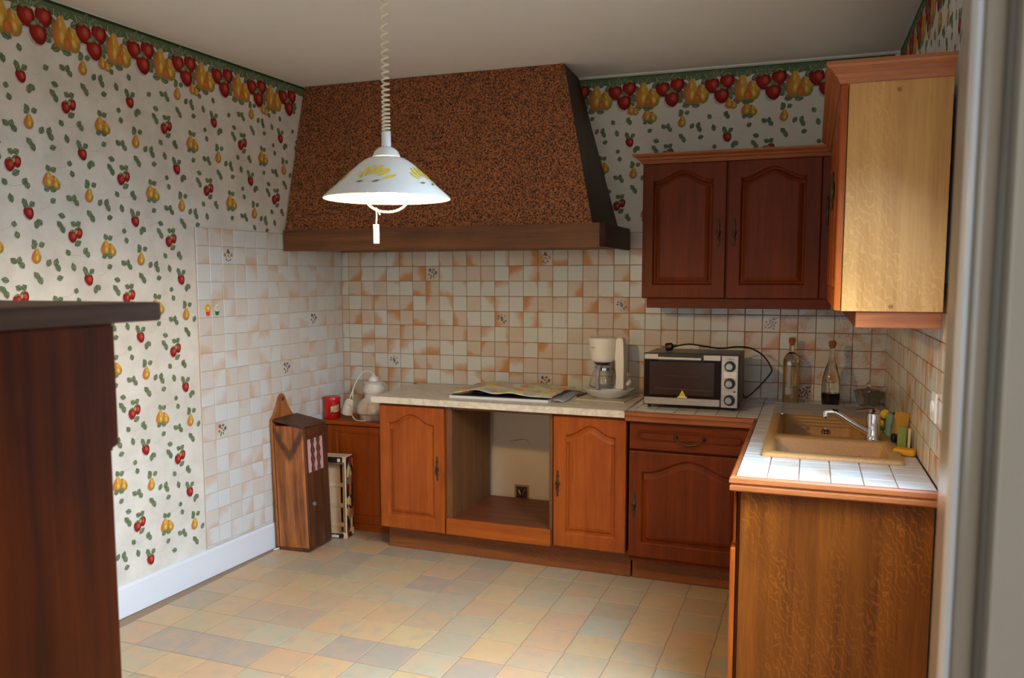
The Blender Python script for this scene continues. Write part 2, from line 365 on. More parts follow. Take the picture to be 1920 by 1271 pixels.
class Print:
    """flat printed ornament, coloured per vertex, laid on a surface by a mapping function (s, z, lift) -> point"""
    def __init__(s, fmap, lift=0.0006): s.f = fmap; s.v = []; s.c = []; s.t = []; s.l0 = lift; s.lift = lift
    def fan(s, pts, colf, center=None, cc=None):
        n = len(pts); cx = sum(p[0] for p in pts)/n if center is None else center[0]; cz = sum(p[1] for p in pts)/n if center is None else center[1]
        b = len(s.v); s.v.append(s.f(cx, cz, s.lift)); s.c.append(cc if cc else colf(cx, cz))
        for p in pts: s.v.append(s.f(p[0], p[1], s.lift)); s.c.append(colf(p[0], p[1]))
        for k in range(n): s.t.append((b, b+1+k, b+1+(k+1) % n))
        s.lift += 0.00004
        if s.lift > s.l0+0.0022: s.lift = s.l0
    def ell(s, cx, cz, rx, rz, ang, ce, ed, n=12, egg=0.0):
        ca, sa = math.cos(ang), math.sin(ang); pts = []
        for k in range(n):
            a = 2*PI*k/n; w = 1-egg*math.sin(a)
            px, pz = rx*math.cos(a)*w, rz*math.sin(a); pts.append((cx+px*ca-pz*sa, cz+px*sa+pz*ca))
        s.fan(pts, lambda a, b: ed, (cx-rx*0.15, cz+rz*0.1), ce)
    def leaf(s, cx, cz, L, w, ang, c1, c2):
        ca, sa = math.cos(ang), math.sin(ang); pts = []
        for px, pz in ((-0.5, 0), (-0.25, -0.42), (0.1, -0.5), (0.5, 0), (0.1, 0.5), (-0.25, 0.42)):
            pts.append((cx+px*L*ca-pz*w*sa, cz+px*L*sa+pz*w*ca))
        s.fan(pts, lambda a, b: c2, None, c1)
    def poly(s, pts, c): s.fan(pts, lambda a, b: c)
    def build(s, name, m, parent, stuff=True):
        me = bpy.data.meshes.new(name); me.from_pydata([tuple(v) for v in s.v], [], s.t)
        a = me.attributes.new('col', 'FLOAT_COLOR', 'POINT')
        for i, c in enumerate(s.c): a.data[i].color = c
        me.materials.append(m); o = bpy.data.objects.new(name, me); link(o, parent)
        if stuff: o['kind'] = 'stuff'
        return o

# ------------------------------------------------------------------ room dimensions
AL = 0.0465
WX = 3.2206; ZC = 2.668; ZROW = 16.7864*T      # ceiling height, height of the tile joint at eye level
EXL = Vector((math.sin(AL), math.cos(AL), 0)); NL = Vector((math.cos(AL), -math.sin(AL), 0))
def PL(s, z, h=0.0): return EXL*s+NL*h+Vector((0, 0, z))          # left wall
def PB(s, z, h=0.0): return Vector((s, -h, z))                     # back wall
EXR = Vector((0.01, -1, 0)).normalized(); NR = Vector((-1, -0.01, 0)).normalized()
def PR(s, z, h=0.0): return Vector((WX, 0, z))+EXR*s+NR*h          # right wall, s grows towards the camera
def quadbox(bm, f, s0, s1, z0, z1, h0, h1):
    v = [bm.verts.new(f(s, z, h)) for h in (h0, h1) for s, z in ((s0, z0), (s1, z0), (s1, z1), (s0, z1))]
    for q in ((0, 1, 2, 3), (7, 6, 5, 4), (0, 4, 5, 1), (1, 5, 6, 2), (2, 6, 7, 3), (3, 7, 4, 0)): bm.faces.new([v[i] for i in q])
    return v
YR = -7.0
bm = BM(); quadbox(bm, PL, -7.2, 0.15, 0, ZC+0.1, -0.12, 0); wall_left = struct(obj('wall_left', bm, m_wallpaper), 'long wall with fruit wallpaper and a block of pale tiles')
bm = BM(); quadbox(bm, PB, -0.1, WX+0.2, 0, ZC+0.1, -0.12, 0); wall_back = struct(obj('wall_back', bm, m_backwall), 'wall behind the cooker hood and worktops')
WY0, WY1, WZ0, WZ1 = 2.00, 2.92, 0.93, 2.17     # kitchen window opening in the right wall
bm = BM()
for s0, s1, z0, z1 in ((-0.15, WY0, 0, ZC+0.1), (WY1, 7.2, 0, ZC+0.1), (WY0, WY1, 0, WZ0), (WY0, WY1, WZ1, ZC+0.1)): quadbox(bm, PR, s0, s1, z0, z1, -0.22, 0)
wall_right = struct(obj('wall_right', bm, m_wallpaper), 'wall beside the sink, wallpaper above tiles')
bm = BM(); RX0, RX1, RZ0, RZ1 = 0.7, 2.7, 0.75, 2.35
for a, b in (((-0.6, 0), (RX0, ZC+0.1)), ((RX1, 0), (WX+0.4, ZC+0.1)), ((RX0, 0), (RX1, RZ0)), ((RX0, RZ1), (RX1, ZC+0.1))): box(bm, (a[0], YR-0.2, a[1]), (b[0], YR, b[1]))
struct(obj('wall_rear', bm, m_jambd), 'plain wall of the room behind')
def window(name, f, s0, s1, z0, z1, h):
    bm = BM(); w = 0.06
    for q in ((s0, s1, z0, z0+w), (s0, s1, z1-w, z1), (s0, s0+w, z0+w, z1-w), (s1-w, s1, z0+w, z1-w), ((s0+s1)/2-0.04, (s0+s1)/2+0.04, z0+w, z1-w)): quadbox(bm, f, q[0], q[1], q[2], q[3], h, h+0.06)
    fr = struct(obj(name, bm, m_paint), 'white window frame')
    for a, b in ((s0+w, (s0+s1)/2-0.04), ((s0+s1)/2+0.04, s1-w)):
        bm = BM(); quadbox(bm, f, a, b, z0+w, z1-w, h+0.025, h+0.029); obj('pane', bm, m_glass, fr)
window('window_1', PR, WY0, WY1, WZ0, WZ1, -0.16)
window('window_2', lambda s, z, h: Vector((s, YR+h, z)), RX0, RX1, RZ0, RZ1, -0.16)
bm = BM(); box(bm, (-0.7, YR-0.2, ZC), (WX+0.6, 0.15, ZC+0.12)); struct(obj('ceiling', bm, m_ceil), 'pale painted ceiling')
bm = BM(); sweep(bm, [(0.0, -0.001), (WX, -0.001)], [(0, ZC-0.001), (0.022, ZC-0.001), (0.016, ZC-0.008), (0.0, ZC-0.012)]); struct(obj('trim_1', bm, m_ceil), 'thin plaster bead where back wall meets ceiling')
bm = BM(); box(bm, (-0.7, YR-0.2, -0.12), (WX+0.6, 0.15, -0.0015)); floor = struct(obj('floor', bm, m_vjoint), 'vinyl floor printed as pastel stone tiles')

# ------------------------------------------------------------------ tiles
TCACHE = {}
def tile_mesh(w, h, th, m, bev=0.0022):
    k = (round(w, 4), round(h, 4), th, m.name)
    if k in TCACHE: return TCACHE[k]
    me = bpy.data.meshes.new('tile'); a, b = w/2, h/2; v = []
    for i, z in ((0, 0), (0, th-bev*0.6), (bev, th)): v += [(-a+i, -b+i, z), (a-i, -b+i, z), (a-i, b-i, z), (-a+i, b-i, z)]
    f = [(8, 9, 10, 11)]
    for r in (0, 4):
        for k2 in range(4): f.append((r+k2, r+(k2+1) % 4, r+4+(k2+1) % 4, r+4+k2))
    me.from_pydata(v, [], f); me.materials.append(m); TCACHE[k] = me; return me
def put_tile(parent, p, ex, ey, w, h, th, m, jitter=0.0025):
    o = bpy.data.objects.new('tile', tile_mesh(w, h, th, m)); link(o, parent)
    n = ex.cross(ey)
    j = Matrix.Rotation(random.uniform(-jitter, jitter), 3, 'X') @ Matrix.Rotation(random.uniform(-jitter, jitter), 3, 'Y')
    mw = (Matrix((ex, ey, n)).transposed() @ j).to_4x4(); mw.translation = p; o.matrix_local = mw
    return o
EZ = Vector((0, 0, 1)); G = 0.0028
def motif(o, kind, m=m_glaze):
    """little painted flower spray on one tile (in the tile's own plane)"""
    pr = Print(lambda s, z, h: Vector((s*1.3, z*1.3, h)), 0.0064)
    B = rgb(86, 92, 122); Y = rgb(176, 130, 50); GR = rgb(74, 82, 54); BR = rgb(110, 84, 60)
    if kind == 0:
        pr.ell(0, 0.017, 0.007, 0.009, 0, B, rgb(110, 112, 130)); pr.ell(0.006, 0.011, 0.005, 0.004, 0.5, rgb(100, 102, 120), B)
        for sx in (-1, 1):
            pr.ell(sx*0.019, 0.002, 0.007, 0.008, 0, Y, rgb(190, 150, 80)); pr.leaf(sx*0.009, -0.008, 0.008, 0.004, sx*0.5, BR, GR)
            pr.leaf(sx*0.011, -0.017, 0.014, 0.005, sx*0.5, GR, rgb(60, 56, 40)); pr.leaf(sx*0.008, 0.011, 0.010, 0.003, -sx*0.8, BR, BR)
        pr.ell(0, -0.001, 0.004, 0.004, 0, rgb(120, 130, 100), GR); pr.leaf(0, -0.022, 0.008, 0.006, 1.57, BR, BR)
    elif kind == 1:
        pr.ell(0, 0.004, 0.007, 0.010, 0.3, rgb(110, 128, 160), B); pr.ell(0.002, -0.004, 0.005, 0.006, 0, B, B)
        for a, r, c in ((2.4, 0.020, GR), (0.7, 0.021, Y), (1.6, 0.020, Y), (3.0, 0.018, GR), (-0.4, 0.021, GR), (-0.9, 0.019, GR)): pr.leaf(r*math.cos(a), r*math.sin(a), 0.012, 0.007, a, c, c)
        for t in (-0.9, 0.9): pr.leaf(0.010*t, -0.018, 0.014, 0.003, t*0.9+1.57, Y, Y)
        pr.leaf(0, -0.024, 0.006, 0.004, 1.57, GR, GR)
    elif kind == 2:
        pr.ell(-0.012, 0.016, 0.007, 0.009, 0.3, B, rgb(96, 104, 140)); pr.ell(0.018, 0.004, 0.007, 0.008, -0.4, B, rgb(96, 104, 140))
        pr.ell(0.006, 0.018, 0.008, 0.005, 0.2, Y, GR); pr.ell(-0.016, -0.004, 0.006, 0.005, 0, Y, BR)
        for a, b, c in ((0, 0.006, 0.6), (0.008, -0.004, -0.7), (-0.006, -0.012, 1.2), (0.006, -0.014, 1.8), (-0.008, -0.020, 1.0)): pr.leaf(a, b, 0.014, 0.006, c, GR, rgb(90, 96, 62))
    else:
        for k in range(13):
            a = k*2.4; r = 0.006+0.0016*k; pr.leaf(r*math.cos(a), r*math.sin(a)-0.002, 0.014, 0.007, a*1.7, rgb(96, 70, 40), rgb(120, 92, 60))
        pr.leaf(0.016, 0.020, 0.024, 0.006, 0.5, BR, BR)
    mo = pr.build('floral_motif', m, o, False); return mo
def grid_tiles(parent, f, ex, s_edges, z_edges, th, m, keep=lambda s, z: True, special={}, mats=None):
    for i in range(len(s_edges)-1):
        for j in range(len(z_edges)-1):
            s0, s1, z0, z1 = s_edges[i], s_edges[i+1], z_edges[j], z_edges[j+1]; sc, zc = (s0+s1)/2, (z0+z1)/2
            if s1-s0 < 0.008 or not keep(sc, zc): continue
            mm = (mats or {}).get((i, j), m)
            o = put_tile(parent, f(sc, zc, 0), ex, EZ, s1-s0-G, z1-z0-G, th, mm)
            if (i, j) in special: motif(o, special[(i, j)])
TH = 0.006
# back wall: columns from the left corner, rows counted upwards from the eye-level joint
sb = [0.0015] + [0.5714*T+T*k for k in range(35)] + [WX-0.001]
zb = [ZROW+T*k for k in range(-10, 3)]
def cell(edges, v): return next(i for i in range(len(edges)-1) if edges[i] <= v < edges[i+1])
SPB = {}
for x_, z_, k_ in ((0.642, 1.576, 2), (1.368, 1.667, 0), (1.093, 1.310, 1), (1.821, 1.394, 1), (0.360, 1.036, 1), (1.370, 0.941, 2), (2.648, 1.302, 3), (2.80, 0.935, 3)): SPB[(cell(sb, x_), cell(zb, z_))] = k_
MB_ = {}
for c_ in range(31, 36):
    for r_ in range(3, 9): 
        if c_ >= 33 or (c_+r_) % 2 == 0: MB_[(c_, r_)] = m_tile_b
MB_[(cell(sb, 2.738), cell(zb, 1.303))] = m_tile_b
def keep_back(s, z):
    if z < 0.893: return s < 0.53 and not (z < 0.70 and s > 0.40)
    if s > 2.01: return z < 1.42
    return True
grid_tiles(wall_back, PB, Vector((1, 0, 0)), sb, zb, TH, m_tile, keep_back, SPB, MB_)
bm = BM(); quadbox(bm, PB, 0.001, 0.62, 0.62, 0.8905, 0.0, 0.0025); quadbox(bm, PB, 0.001, 1.94, 0.8905, ZROW+3*T, 0.0, 0.0025); quadbox(bm, PB, 1.94, WX-0.001, 0.84, 1.45, 0.0, 0.0025); obj('grout', bm, m_grout, wall_back)
zb2 = [ZROW+2*T, ZROW+3*T]
grid_tiles(wall_back, PB, Vector((1, 0, 0)), [sb[k] for k in range(20, 23)], zb2, TH, m_tile)
# left wall: fourteen columns from the corner, up to the same height
sl = [-T*k for k in range(14, -1, -1)]; sl[-1] = -0.008
zl = [0.152] + [ZROW+T*k for k in range(-15, 4)]
SPL = {}
for x_, z_, k_ in ((-1.042, 1.661, 0), (-0.3205, 1.301, 2), (-0.594, 1.025, 2), (-1.1435, 0.757, 2)): SPL[(cell(sl, x_), cell(zl, z_))] = k_
grid_tiles(wall_left, PL, EXL, sl, zl, TH, m_tile_l, lambda s, z: not (s > -0.30 and z < 0.66) and not (s > -0.28 and z > 1.75), SPL)
bm = BM(); quadbox(bm, PL, -14*T-0.004, -0.001, 0.15, ZROW+3*T, 0.0, 0.0025); obj('grout', bm, m_grout_l, wall_left)
# right wall: above the sink
sr = [0.008]+[T*k for k in range(1, 22)]
zr = [0.893] + [ZROW+T*k for k in range(-6, 0)]
zr[-1] = ZROW-T; zr.append(ZROW)
grid_tiles(wall_right, PR, EXR, sr, zr, TH, m_tile, lambda s, z: z < 1.46)
bm = BM(); quadbox(bm, PR, 0.001, 21*T, 0.84, ZROW, 0.0, 0.0025); obj('grout', bm, m_grout, wall_right)

# floor: pastel squares laid slightly askew
FA = -0.028; fex = Vector((math.cos(FA), math.sin(FA), 0)); fey = Vector((-math.sin(FA)*0.3, 1, 0)).normalized(); fo = Vector((0.575, -1.838, 0)); FP = 0.1925
def fkeep(p): return -0.2 < p.x < 3.10 and -3.95 < p.y < -0.25
for i in range(-6, 14):
    for j in range(-13, 10):
        p = fo+fex*(FP*(i+0.5))+fey*(FP*1.02*(j+0.5))
        if not fkeep(p): continue
        if p.x < PL(p.y, 0).x+0.02: continue
        if p.y > -0.40 and p.x > 0.75: continue
        if p.x > 2.70 and (p.y > -1.98 or p.y < -3.3): continue
        if p.y < -3.3 and p.x < 1.6: continue
        if p.x < 1.2 and p.y < -3.2: continue
        o = bpy.data.objects.new('tile', tile_mesh(FP-0.004, FP*1.02-0.004, 0.0015, m_vinyl, 0.0015)); link(o, floor)
        mw = Matrix((fex, Vector((-fex.y, fex.x, 0)), EZ)).transposed().to_4x4(); mw.translation = (p.x, p.y, -0.0015); o.matrix_local = mw

# skirting board
bm = BM(); v = [(0, 0.001), (0.016, 0.001), (0.016, 0.135), (0.010, 0.148), (0, 0.150)]
rings = [[bm.verts.new(PL(s, z, h)) for h, z in v] for s in (-7.1, -0.02)]
for k in range(5): bm.faces.new((rings[0][k], rings[0][(k+1) % 5], rings[1][(k+1) % 5], rings[1][k]))
bm.faces.new(rings[0]); bm.faces.new(rings[1][::-1]); struct(obj('baseboard_left', bm, m_paint), 'tall white skirting board under the fruit wallpaper')

# ------------------------------------------------------------------ printed wallpaper
RED, RED2, DRED = rgb(172, 50, 38), rgb(196, 100, 82), rgb(118, 26, 24)
YEL, ORA, OLI = rgb(206, 160, 66), rgb(190, 102, 48), rgb(146, 128, 58)
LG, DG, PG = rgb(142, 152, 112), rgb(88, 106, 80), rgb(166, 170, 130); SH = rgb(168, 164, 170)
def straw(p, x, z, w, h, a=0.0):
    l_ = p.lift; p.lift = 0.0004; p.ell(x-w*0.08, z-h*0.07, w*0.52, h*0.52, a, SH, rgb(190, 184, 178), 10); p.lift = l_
    p.ell(x, z, w*0.5, h*0.5, a, RED, DRED, 12, -0.18); p.ell(x+w*0.12, z+h*0.05, w*0.22, h*0.26, a, RED2, RED, 8)
    p.leaf(x-w*0.1, z+h*0.42, w*0.55, h*0.16, 0.4, LG, DG); p.leaf(x+w*0.14, z+h*0.44, w*0.5, h*0.14, 2.6, PG, DG)
def pear(p, x, z, w, h, a=0.0):
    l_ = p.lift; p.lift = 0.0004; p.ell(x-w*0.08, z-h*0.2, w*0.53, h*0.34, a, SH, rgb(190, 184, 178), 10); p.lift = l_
    n = 16; pts = []; ca, sa = math.cos(a), math.sin(a)
    for k in range(n):
        t = 2*PI*k/n; yy = math.sin(t); r = 0.5*(1-0.42*max(0, yy+0.1)) if yy > -0.1 else 0.5
        px, pz = w*r*math.cos(t), h*0.5*yy; pts.append((x+px*ca-pz*sa, z+px*sa+pz*ca))
    p.fan(pts, lambda a_, b_: ORA if a_ < x-w*0.08 else (YEL if b_ > z else OLI), (x+w*0.05, z-h*0.08), YEL)
    p.ell(x+w*0.08, z-h*0.12, w*0.16, h*0.2, a, rgb(236, 206, 120), YEL, 8); p.ell(x+w*0.02, z+h*0.22, w*0.08, h*0.14, a, rgb(232, 204, 130), YEL, 8)
def leafp(p, x, z, a, L=0.026, w=0.015):
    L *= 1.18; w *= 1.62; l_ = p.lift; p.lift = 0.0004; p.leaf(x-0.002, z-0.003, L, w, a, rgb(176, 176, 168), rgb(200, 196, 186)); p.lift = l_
    p.leaf(x, z, L, w, a, random.choice((LG, PG)), DG)
    p.leaf(x, z-0.001, L*0.9, w*0.22, a, DG, DG)
def field(p, s0, z0, smin, smax, zmin, zmax, ok):
    def inside(x, z): return smin < x < smax and zmin < z < zmax and ok(x, z)
    R3 = lambda d: d*PI/180
    for i in range(-14, 15):
        for j in range(-14, 15):
            x, z = s0+0.265*(i+j), z0+0.265*(i-j)
            if not (smin-0.5 < x < smax+0.5 and zmin-0.5 < z < zmax+0.5): continue
            p.lift = 0.0006
            if inside(x, z):
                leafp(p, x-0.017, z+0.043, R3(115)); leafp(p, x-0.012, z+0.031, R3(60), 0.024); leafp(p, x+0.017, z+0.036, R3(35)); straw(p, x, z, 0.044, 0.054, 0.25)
            x1, z1 = x+0.208, z-0.078
            p.lift = 0.0006
            if inside(x1, z1):
                leafp(p, x1-0.006, z1+0.046, R3(150)); leafp(p, x1+0.018, z1+0.048, R3(35)); leafp(p, x1+0.012, z1-0.034, R3(30), 0.034, 0.016)
                straw(p, x1+0.018, z1+0.010, 0.038, 0.050, 0.1); straw(p, x1-0.012, z1-0.006, 0.044, 0.054, -0.15); p.leaf(x1+0.006, z1+0.014, 0.024, 0.012, 1.4, PG, LG)
            x2, z2 = x+0.107, z+0.139
            p.lift = 0.0006
            if inside(x2, z2):
                leafp(p, x2-0.010, z2+0.048, R3(115)); leafp(p, x2+0.014, z2+0.044, R3(30))
                pear(p, x2+0.020, z2-0.008, 0.044, 0.062, 0.35); pear(p, x2-0.012, z2, 0.052, 0.070, -0.1)
                leafp(p, x2-0.020, z2-0.036, R3(20)); leafp(p, x2+0.006, z2-0.036, R3(160), 0.03)
            x3, z3 = x+0.023, z-0.170
            p.lift = 0.0006
            if inside(x3, z3):
                leafp(p, x3-0.006, z3+0.052, R3(120), 0.03); leafp(p, x3-0.008, z3+0.040, R3(50)); leafp(p, x3+0.026, z3+0.046, R3(25)); pear(p, x3, z3, 0.044, 0.062, -0.15)
            for dx, dz, a, L in ((0.112, 0.057, 30, 0.026), (0.148, -0.001, 165, 0.03), (-0.14, 0.007, 15, 0.028), (-0.073, 0.053, 105, 0.034), (-0.066, -0.047, 75, 0.022), (-0.056, -0.089, 110, 0.026), (0.169, -0.152, 125, 0.026), (0.077, -0.196, 60, 0.03),
                                 (0.187, 0.074, 140, 0.028), (0.212, 0.076, 75, 0.028), (0.222, 0.058, 125, 0.028), (0.032, -0.042, 80, 0.034), (0.046, -0.034, 125, 0.026), (0.136, -0.038, 130, 0.032), (0.149, -0.056, 105, 0.032),
                                 (0.255, -0.142, 60, 0.028), (0.264, -0.156, 110, 0.028), (0.110, -0.194, 70, 0.032), (0.117, -0.215, 115, 0.032), (0.019, -0.248, 130, 0.032), (0.033, -0.266, 110, 0.034)):
                if inside(x+dx, z+dz): leafp(p, x+dx, z+dz, R3(a), L)
            for (ax, az), (bx_, bz) in (((-0.14, -0.07), (-0.07, -0.045)), ((0.17, -0.155), (0.25, -0.15)), ((0.05, 0.02), (0.10, 0.05)), ((0.12, -0.08), (0.10, -0.17))):
                if inside(x+ax, z+az) and inside(x+bx_, z+bz):
                    pts = [(x+ax+(bx_-ax)*t/6, z+az+(bz-az)*t/6-0.012*math.sin(PI*t/6)) for t in range(7)]
                    for q0, q1 in zip(pts, pts[1:]): p.poly([(q0[0], q0[1]-0.0007), (q1[0], q1[1]-0.0007), (q1[0], q1[1]+0.0007), (q0[0], q0[1]+0.0007)], rgb(184, 180, 164))
def border(p, smin, smax, sS, sP):
    GB, GD = rgb(92, 112, 78), rgb(44, 66, 44); N = max(2, int((smax-smin)/0.05))
    for k in range(N):
        a, b = smin+(smax-smin)*k/N, smin+(smax-smin)*(k+1)/N
        p.lift = 0.0003; p.fan([(a, 2.612+0.006*math.sin(a*38)), (b, 2.612+0.006*math.sin(b*38)), (b, 2.662), (a, 2.662)], lambda s_, z_: GB)
        p.lift = 0.0004; p.fan([(a, 2.652), (b, 2.652), (b, 2.664), (a, 2.664)], lambda s_, z_: GD)
    p.lift = 0.0006
    k0 = int((smin-sS)/0.265)-2
    for k in range(k0, k0+40):
        x = sP+0.2645*k
        p.lift = 0.0006
        if smin+0.05 < x < smax-0.05:
            for dx, dz, a in ((-0.03, 0.075, 130), (0.012, 0.082, 60), (0.05, 0.052, 30), (-0.045, -0.062, 20), (0.0, -0.066, 160), (-0.05, 0.03, 100)): leafp(p, x+dx, 2.545+dz, a*PI/180, 0.046, 0.022)
            pear(p, x+0.034, 2.532, 0.074, 0.104, 0.25); pear(p, x-0.022, 2.548, 0.078, 0.140, -0.05)
            p.ell(x+0.010, 2.510, 0.020, 0.026, 0.3, rgb(214, 130, 70), ORA, 10)
            if k % 2 == 0: pear(p, x-0.086, 2.474, 0.044, 0.058, 0.2); pear(p, x-0.062, 2.464, 0.034, 0.044, 0.4)
        x = sS+0.2645*k
        p.lift = 0.0007
        if smin+0.06 < x < smax-0.06:
            for dx, dz, a in ((-0.05, 0.062, 150), (-0.02, 0.070, 80), (0.02, 0.070, 40), (-0.06, -0.02, 30), (0.066, -0.024, 120), (0.05, -0.052, 140)): leafp(p, x+dx, 2.565+dz, a*PI/180, 0.048, 0.022)
            straw(p, x+0.040, 2.588, 0.078, 0.092, -0.3); straw(p, x-0.036, 2.574, 0.078, 0.088, 0.25); straw(p, x+0.014, 2.518, 0.078, 0.088, 0.15)
            p.leaf(x, 2.556, 0.05, 0.02, 0.5, PG, DG); p.leaf(x+0.012, 2.566, 0.04, 0.018, 2.2, LG, DG)
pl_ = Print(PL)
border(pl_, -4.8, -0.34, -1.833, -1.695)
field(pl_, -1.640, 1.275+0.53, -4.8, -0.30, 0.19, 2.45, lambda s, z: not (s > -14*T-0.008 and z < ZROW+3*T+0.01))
pl_.build('wallpaper_print', m_print, wall_left)
pb_ = Print(PB)
border(pb_, 1.45, WX-0.02, 2.077-0.264*2, 1.953)
field(pb_, 1.861, 2.298, 1.5, 2.96, 1.81, 2.46, lambda s, z: True)
pb_.build('wallpaper_print', m_print, wall_back)
pr_ = Print(PR)
border(pr_, 0.05, 4.4, 0.25, 0.11)
field(pr_, 0.2, 2.298, 0.1, 2.05, 2.2, 2.46, lambda s, z: True)
pr_.build('wallpaper_print', m_print, wall_right)
# hairline cracks in the bare plaster seen through the empty oven housing
pc = Print(PB)
for pts in ([(1.16, 0.735), (1.19, 0.745), (1.23, 0.748), (1.265, 0.762), (1.29, 0.782)], [(1.17, 0.565), (1.21, 0.578), (1.25, 0.575), (1.275, 0.555), (1.28, 0.535)], [(1.24, 0.578), (1.20, 0.570), (1.15, 0.56)]):
    for q0, q1 in zip(pts, pts[1:]): pc.poly([(q0[0], q0[1]-0.0012), (q1[0], q1[1]-0.0012), (q1[0], q1[1]+0.0012), (q0[0], q0[1]+0.0012)], rgb(150, 124, 98))
pc.build('plaster_cracks', m_print, wall_back)

# ------------------------------------------------------------------ door frame at the right edge of the view
bm = BM()
box(bm, (2.985, -3.80, 0), (3.30, -3.66, ZC-0.001), 0.006, 3)
dr = struct(obj('door_1', bm, m_jamb, smooth=True), 'painted door frame close to the camera')
bm = BM(); box(bm, (2.978, -3.826, 0), (3.000, -3.790, ZC-0.002), 0.010, 4); obj('frame', bm, m_jamb, dr, smooth=True)
bm = BM(); box(bm, (2.9745, -3.8295, 0), (2.9800, -3.792, ZC-0.0025), 0.0025, 3); obj('edge_highlight', bm, m_paint, dr, smooth=True)  # white strip added to paint the bright highlight along the frame's edge
bm = BM(); box(bm, (3.008, -3.840, 0.004), (3.30, -3.803, ZC-0.003), 0.003, 2); obj('casing', bm, m_jambd, dr)

# ------------------------------------------------------------------ range hood
h = thing('range_hood', 'large hammered copper cooker hood with a wooden band round its foot', 'cooker hood', (0.9, -0.3, 1.70))
def hpart(name, pts_faces, m):
    bm = BM(); vs = [bm.verts.new(Vector(p)-Vector((0.9, -0.3, 1.70))) for p in pts_faces[0]]
    for f in pts_faces[1]: bm.faces.new([vs[i] for i in f])
    return obj(name, bm, m, h)
xl = -0.012
TL, TR, TBK = (xl+0.0, -0.350, ZC-0.002), (1.580, -0.352, ZC-0.002), (1.566, -0.004, ZC-0.002)
BL, BR_, BBK = (xl, -0.582, 1.815), (1.806, -0.606, 1.815), (1.806, -0.008, 1.815)
th_ = 0.012
def face_slab(name, q, m, nrm):
    n = Vector(nrm).normalized()*th_; q = [Vector(p) for p in q]
    return hpart(name, (q+[p-n for p in q], [(0, 1, 2, 3), (7, 6, 5, 4), (0, 4, 5, 1), (1, 5, 6, 2), (2, 6, 7, 3), (3, 7, 4, 0)]), m)
face_slab('copper_front', [BL, BR_, TR, TL], m_copper, (0, -1, 0.27))
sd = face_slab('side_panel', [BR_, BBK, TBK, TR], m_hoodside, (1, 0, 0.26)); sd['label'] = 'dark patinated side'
bm = BM(); off = Vector((0.9, -0.3, 1.70))
slab(bm, [(xl-0.9, -0.598+0.3), (1.846-0.9, -0.622+0.3), (1.846-0.9, -0.597+0.3), (xl-0.9, -0.573+0.3)], 0, 0.118); obj('front_band', bm, m_beam, h)
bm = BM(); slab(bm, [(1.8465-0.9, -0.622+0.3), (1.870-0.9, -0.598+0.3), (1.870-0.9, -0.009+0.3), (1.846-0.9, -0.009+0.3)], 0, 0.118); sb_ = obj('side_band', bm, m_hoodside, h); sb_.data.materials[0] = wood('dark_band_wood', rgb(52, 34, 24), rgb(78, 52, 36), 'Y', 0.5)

# ------------------------------------------------------------------ fittings used on the cabinets
def handle(parent, x, z, y=0.0, L=0.14, mat=None):
    bm = BM()
    prof = [(0, -L/2), (0.003, -L/2+0.002), (0.006, -L*0.42), (0.003, -L*0.36), (0.009, -L*0.26), (0.004, -L*0.18), (0.006, -L*0.12), (0.011, -0.006), (0.011, 0.006), (0.006, L*0.12), (0.004, L*0.18), (0.009, L*0.26), (0.003, L*0.36), (0.006, L*0.42), (0.003, L/2-0.002), (0, L/2)]
    lathe(bm, prof, 12, Matrix.Translation((x, y-0.002, z)), 0.45)
    lathe(bm, [(0, -0.017), (0.004, -0.014), (0.006, -0.004), (0.004, 0.008), (0.006, 0.014), (0, 0.018)], 10, Matrix.Translation((x, y-0.012, z-0.012)))
    return obj('handle', bm, m_bronze, parent, smooth=True, angle=60)
def door(parent, x0, x1, z0, z1, y=0.0, m=None, t=0.020, ml=0.052, mr=0.058, mb=0.072, mt=0.092, rise=0.052, sharp=1.0):
    bm = BM(); panel_front(bm, (x0, x1, z0, z1), arch_outline(x0+ml, x1-mr, z0+mb, z1-mt, rise, sharp=sharp), t)
    o = obj('door', bm, m or m_oak, parent); o.location.y = y; return o
RUN = Vector((0.56, -0.605, 0)); RA = 0.026
rex = Vector((math.cos(RA), -math.sin(RA), 0)); rey = Vector((math.sin(RA), math.cos(RA), 0))
def run(u): return RUN+rex*u

# ------------------------------------------------------------------ base cabinets along the back wall
c = thing('base_cabinet', 'narrow oak base cabinet with arched door, at the left end of the worktop', 'cabinet', run(0), -RA)
bx('carcass', (0.018, 0.022, 0.151), (0.434, 0.55, 0.855), m_oak, c)
d = door(c, 0.030, 0.428, 0.148, 0.842); handle(d, 0.388, 0.510)
c = thing('oven_housing', 'empty open oven housing between the two narrow arched doors', 'cabinet', run(0.437), -RA)
bx('side_panel', (0.0, 0.012, 0.151), (0.036, 0.545, 0.850), m_inner, c)
bx('side_panel', (0.592, 0.012, 0.151), (0.612, 0.545, 0.850), m_inner, c)
bx('shelf', (0.036, 0.014, 0.212), (0.592, 0.545, 0.236), m_shelf, c)
bx('top_rail', (0.036, 0.016, 0.838), (0.592, 0.07, 0.852), m_inner, c)
bx('front_rail', (0.002, -0.004, 0.148), (0.604, 0.014, 0.238), m_oak_x, c, 0.003)
c = thing('base_cabinet', 'narrow oak base cabinet with arched door, to the right of the empty oven housing', 'cabinet', run(1.052), -RA)
bx('carcass', (0.0, 0.022, 0.151), (0.384, 0.55, 0.855), m_oak, c)
d = door(c, 0.003, 0.386, 0.156, 0.842, ml=0.062, mr=0.052); handle(d, 0.028, 0.490)
pz = bx('plinth', (0, 0.108, 0.001), (1.424, 0.128, 0.150), m_plinth, None, 0.002); pz.location = run(0.02); pz.rotation_euler.z = -RA
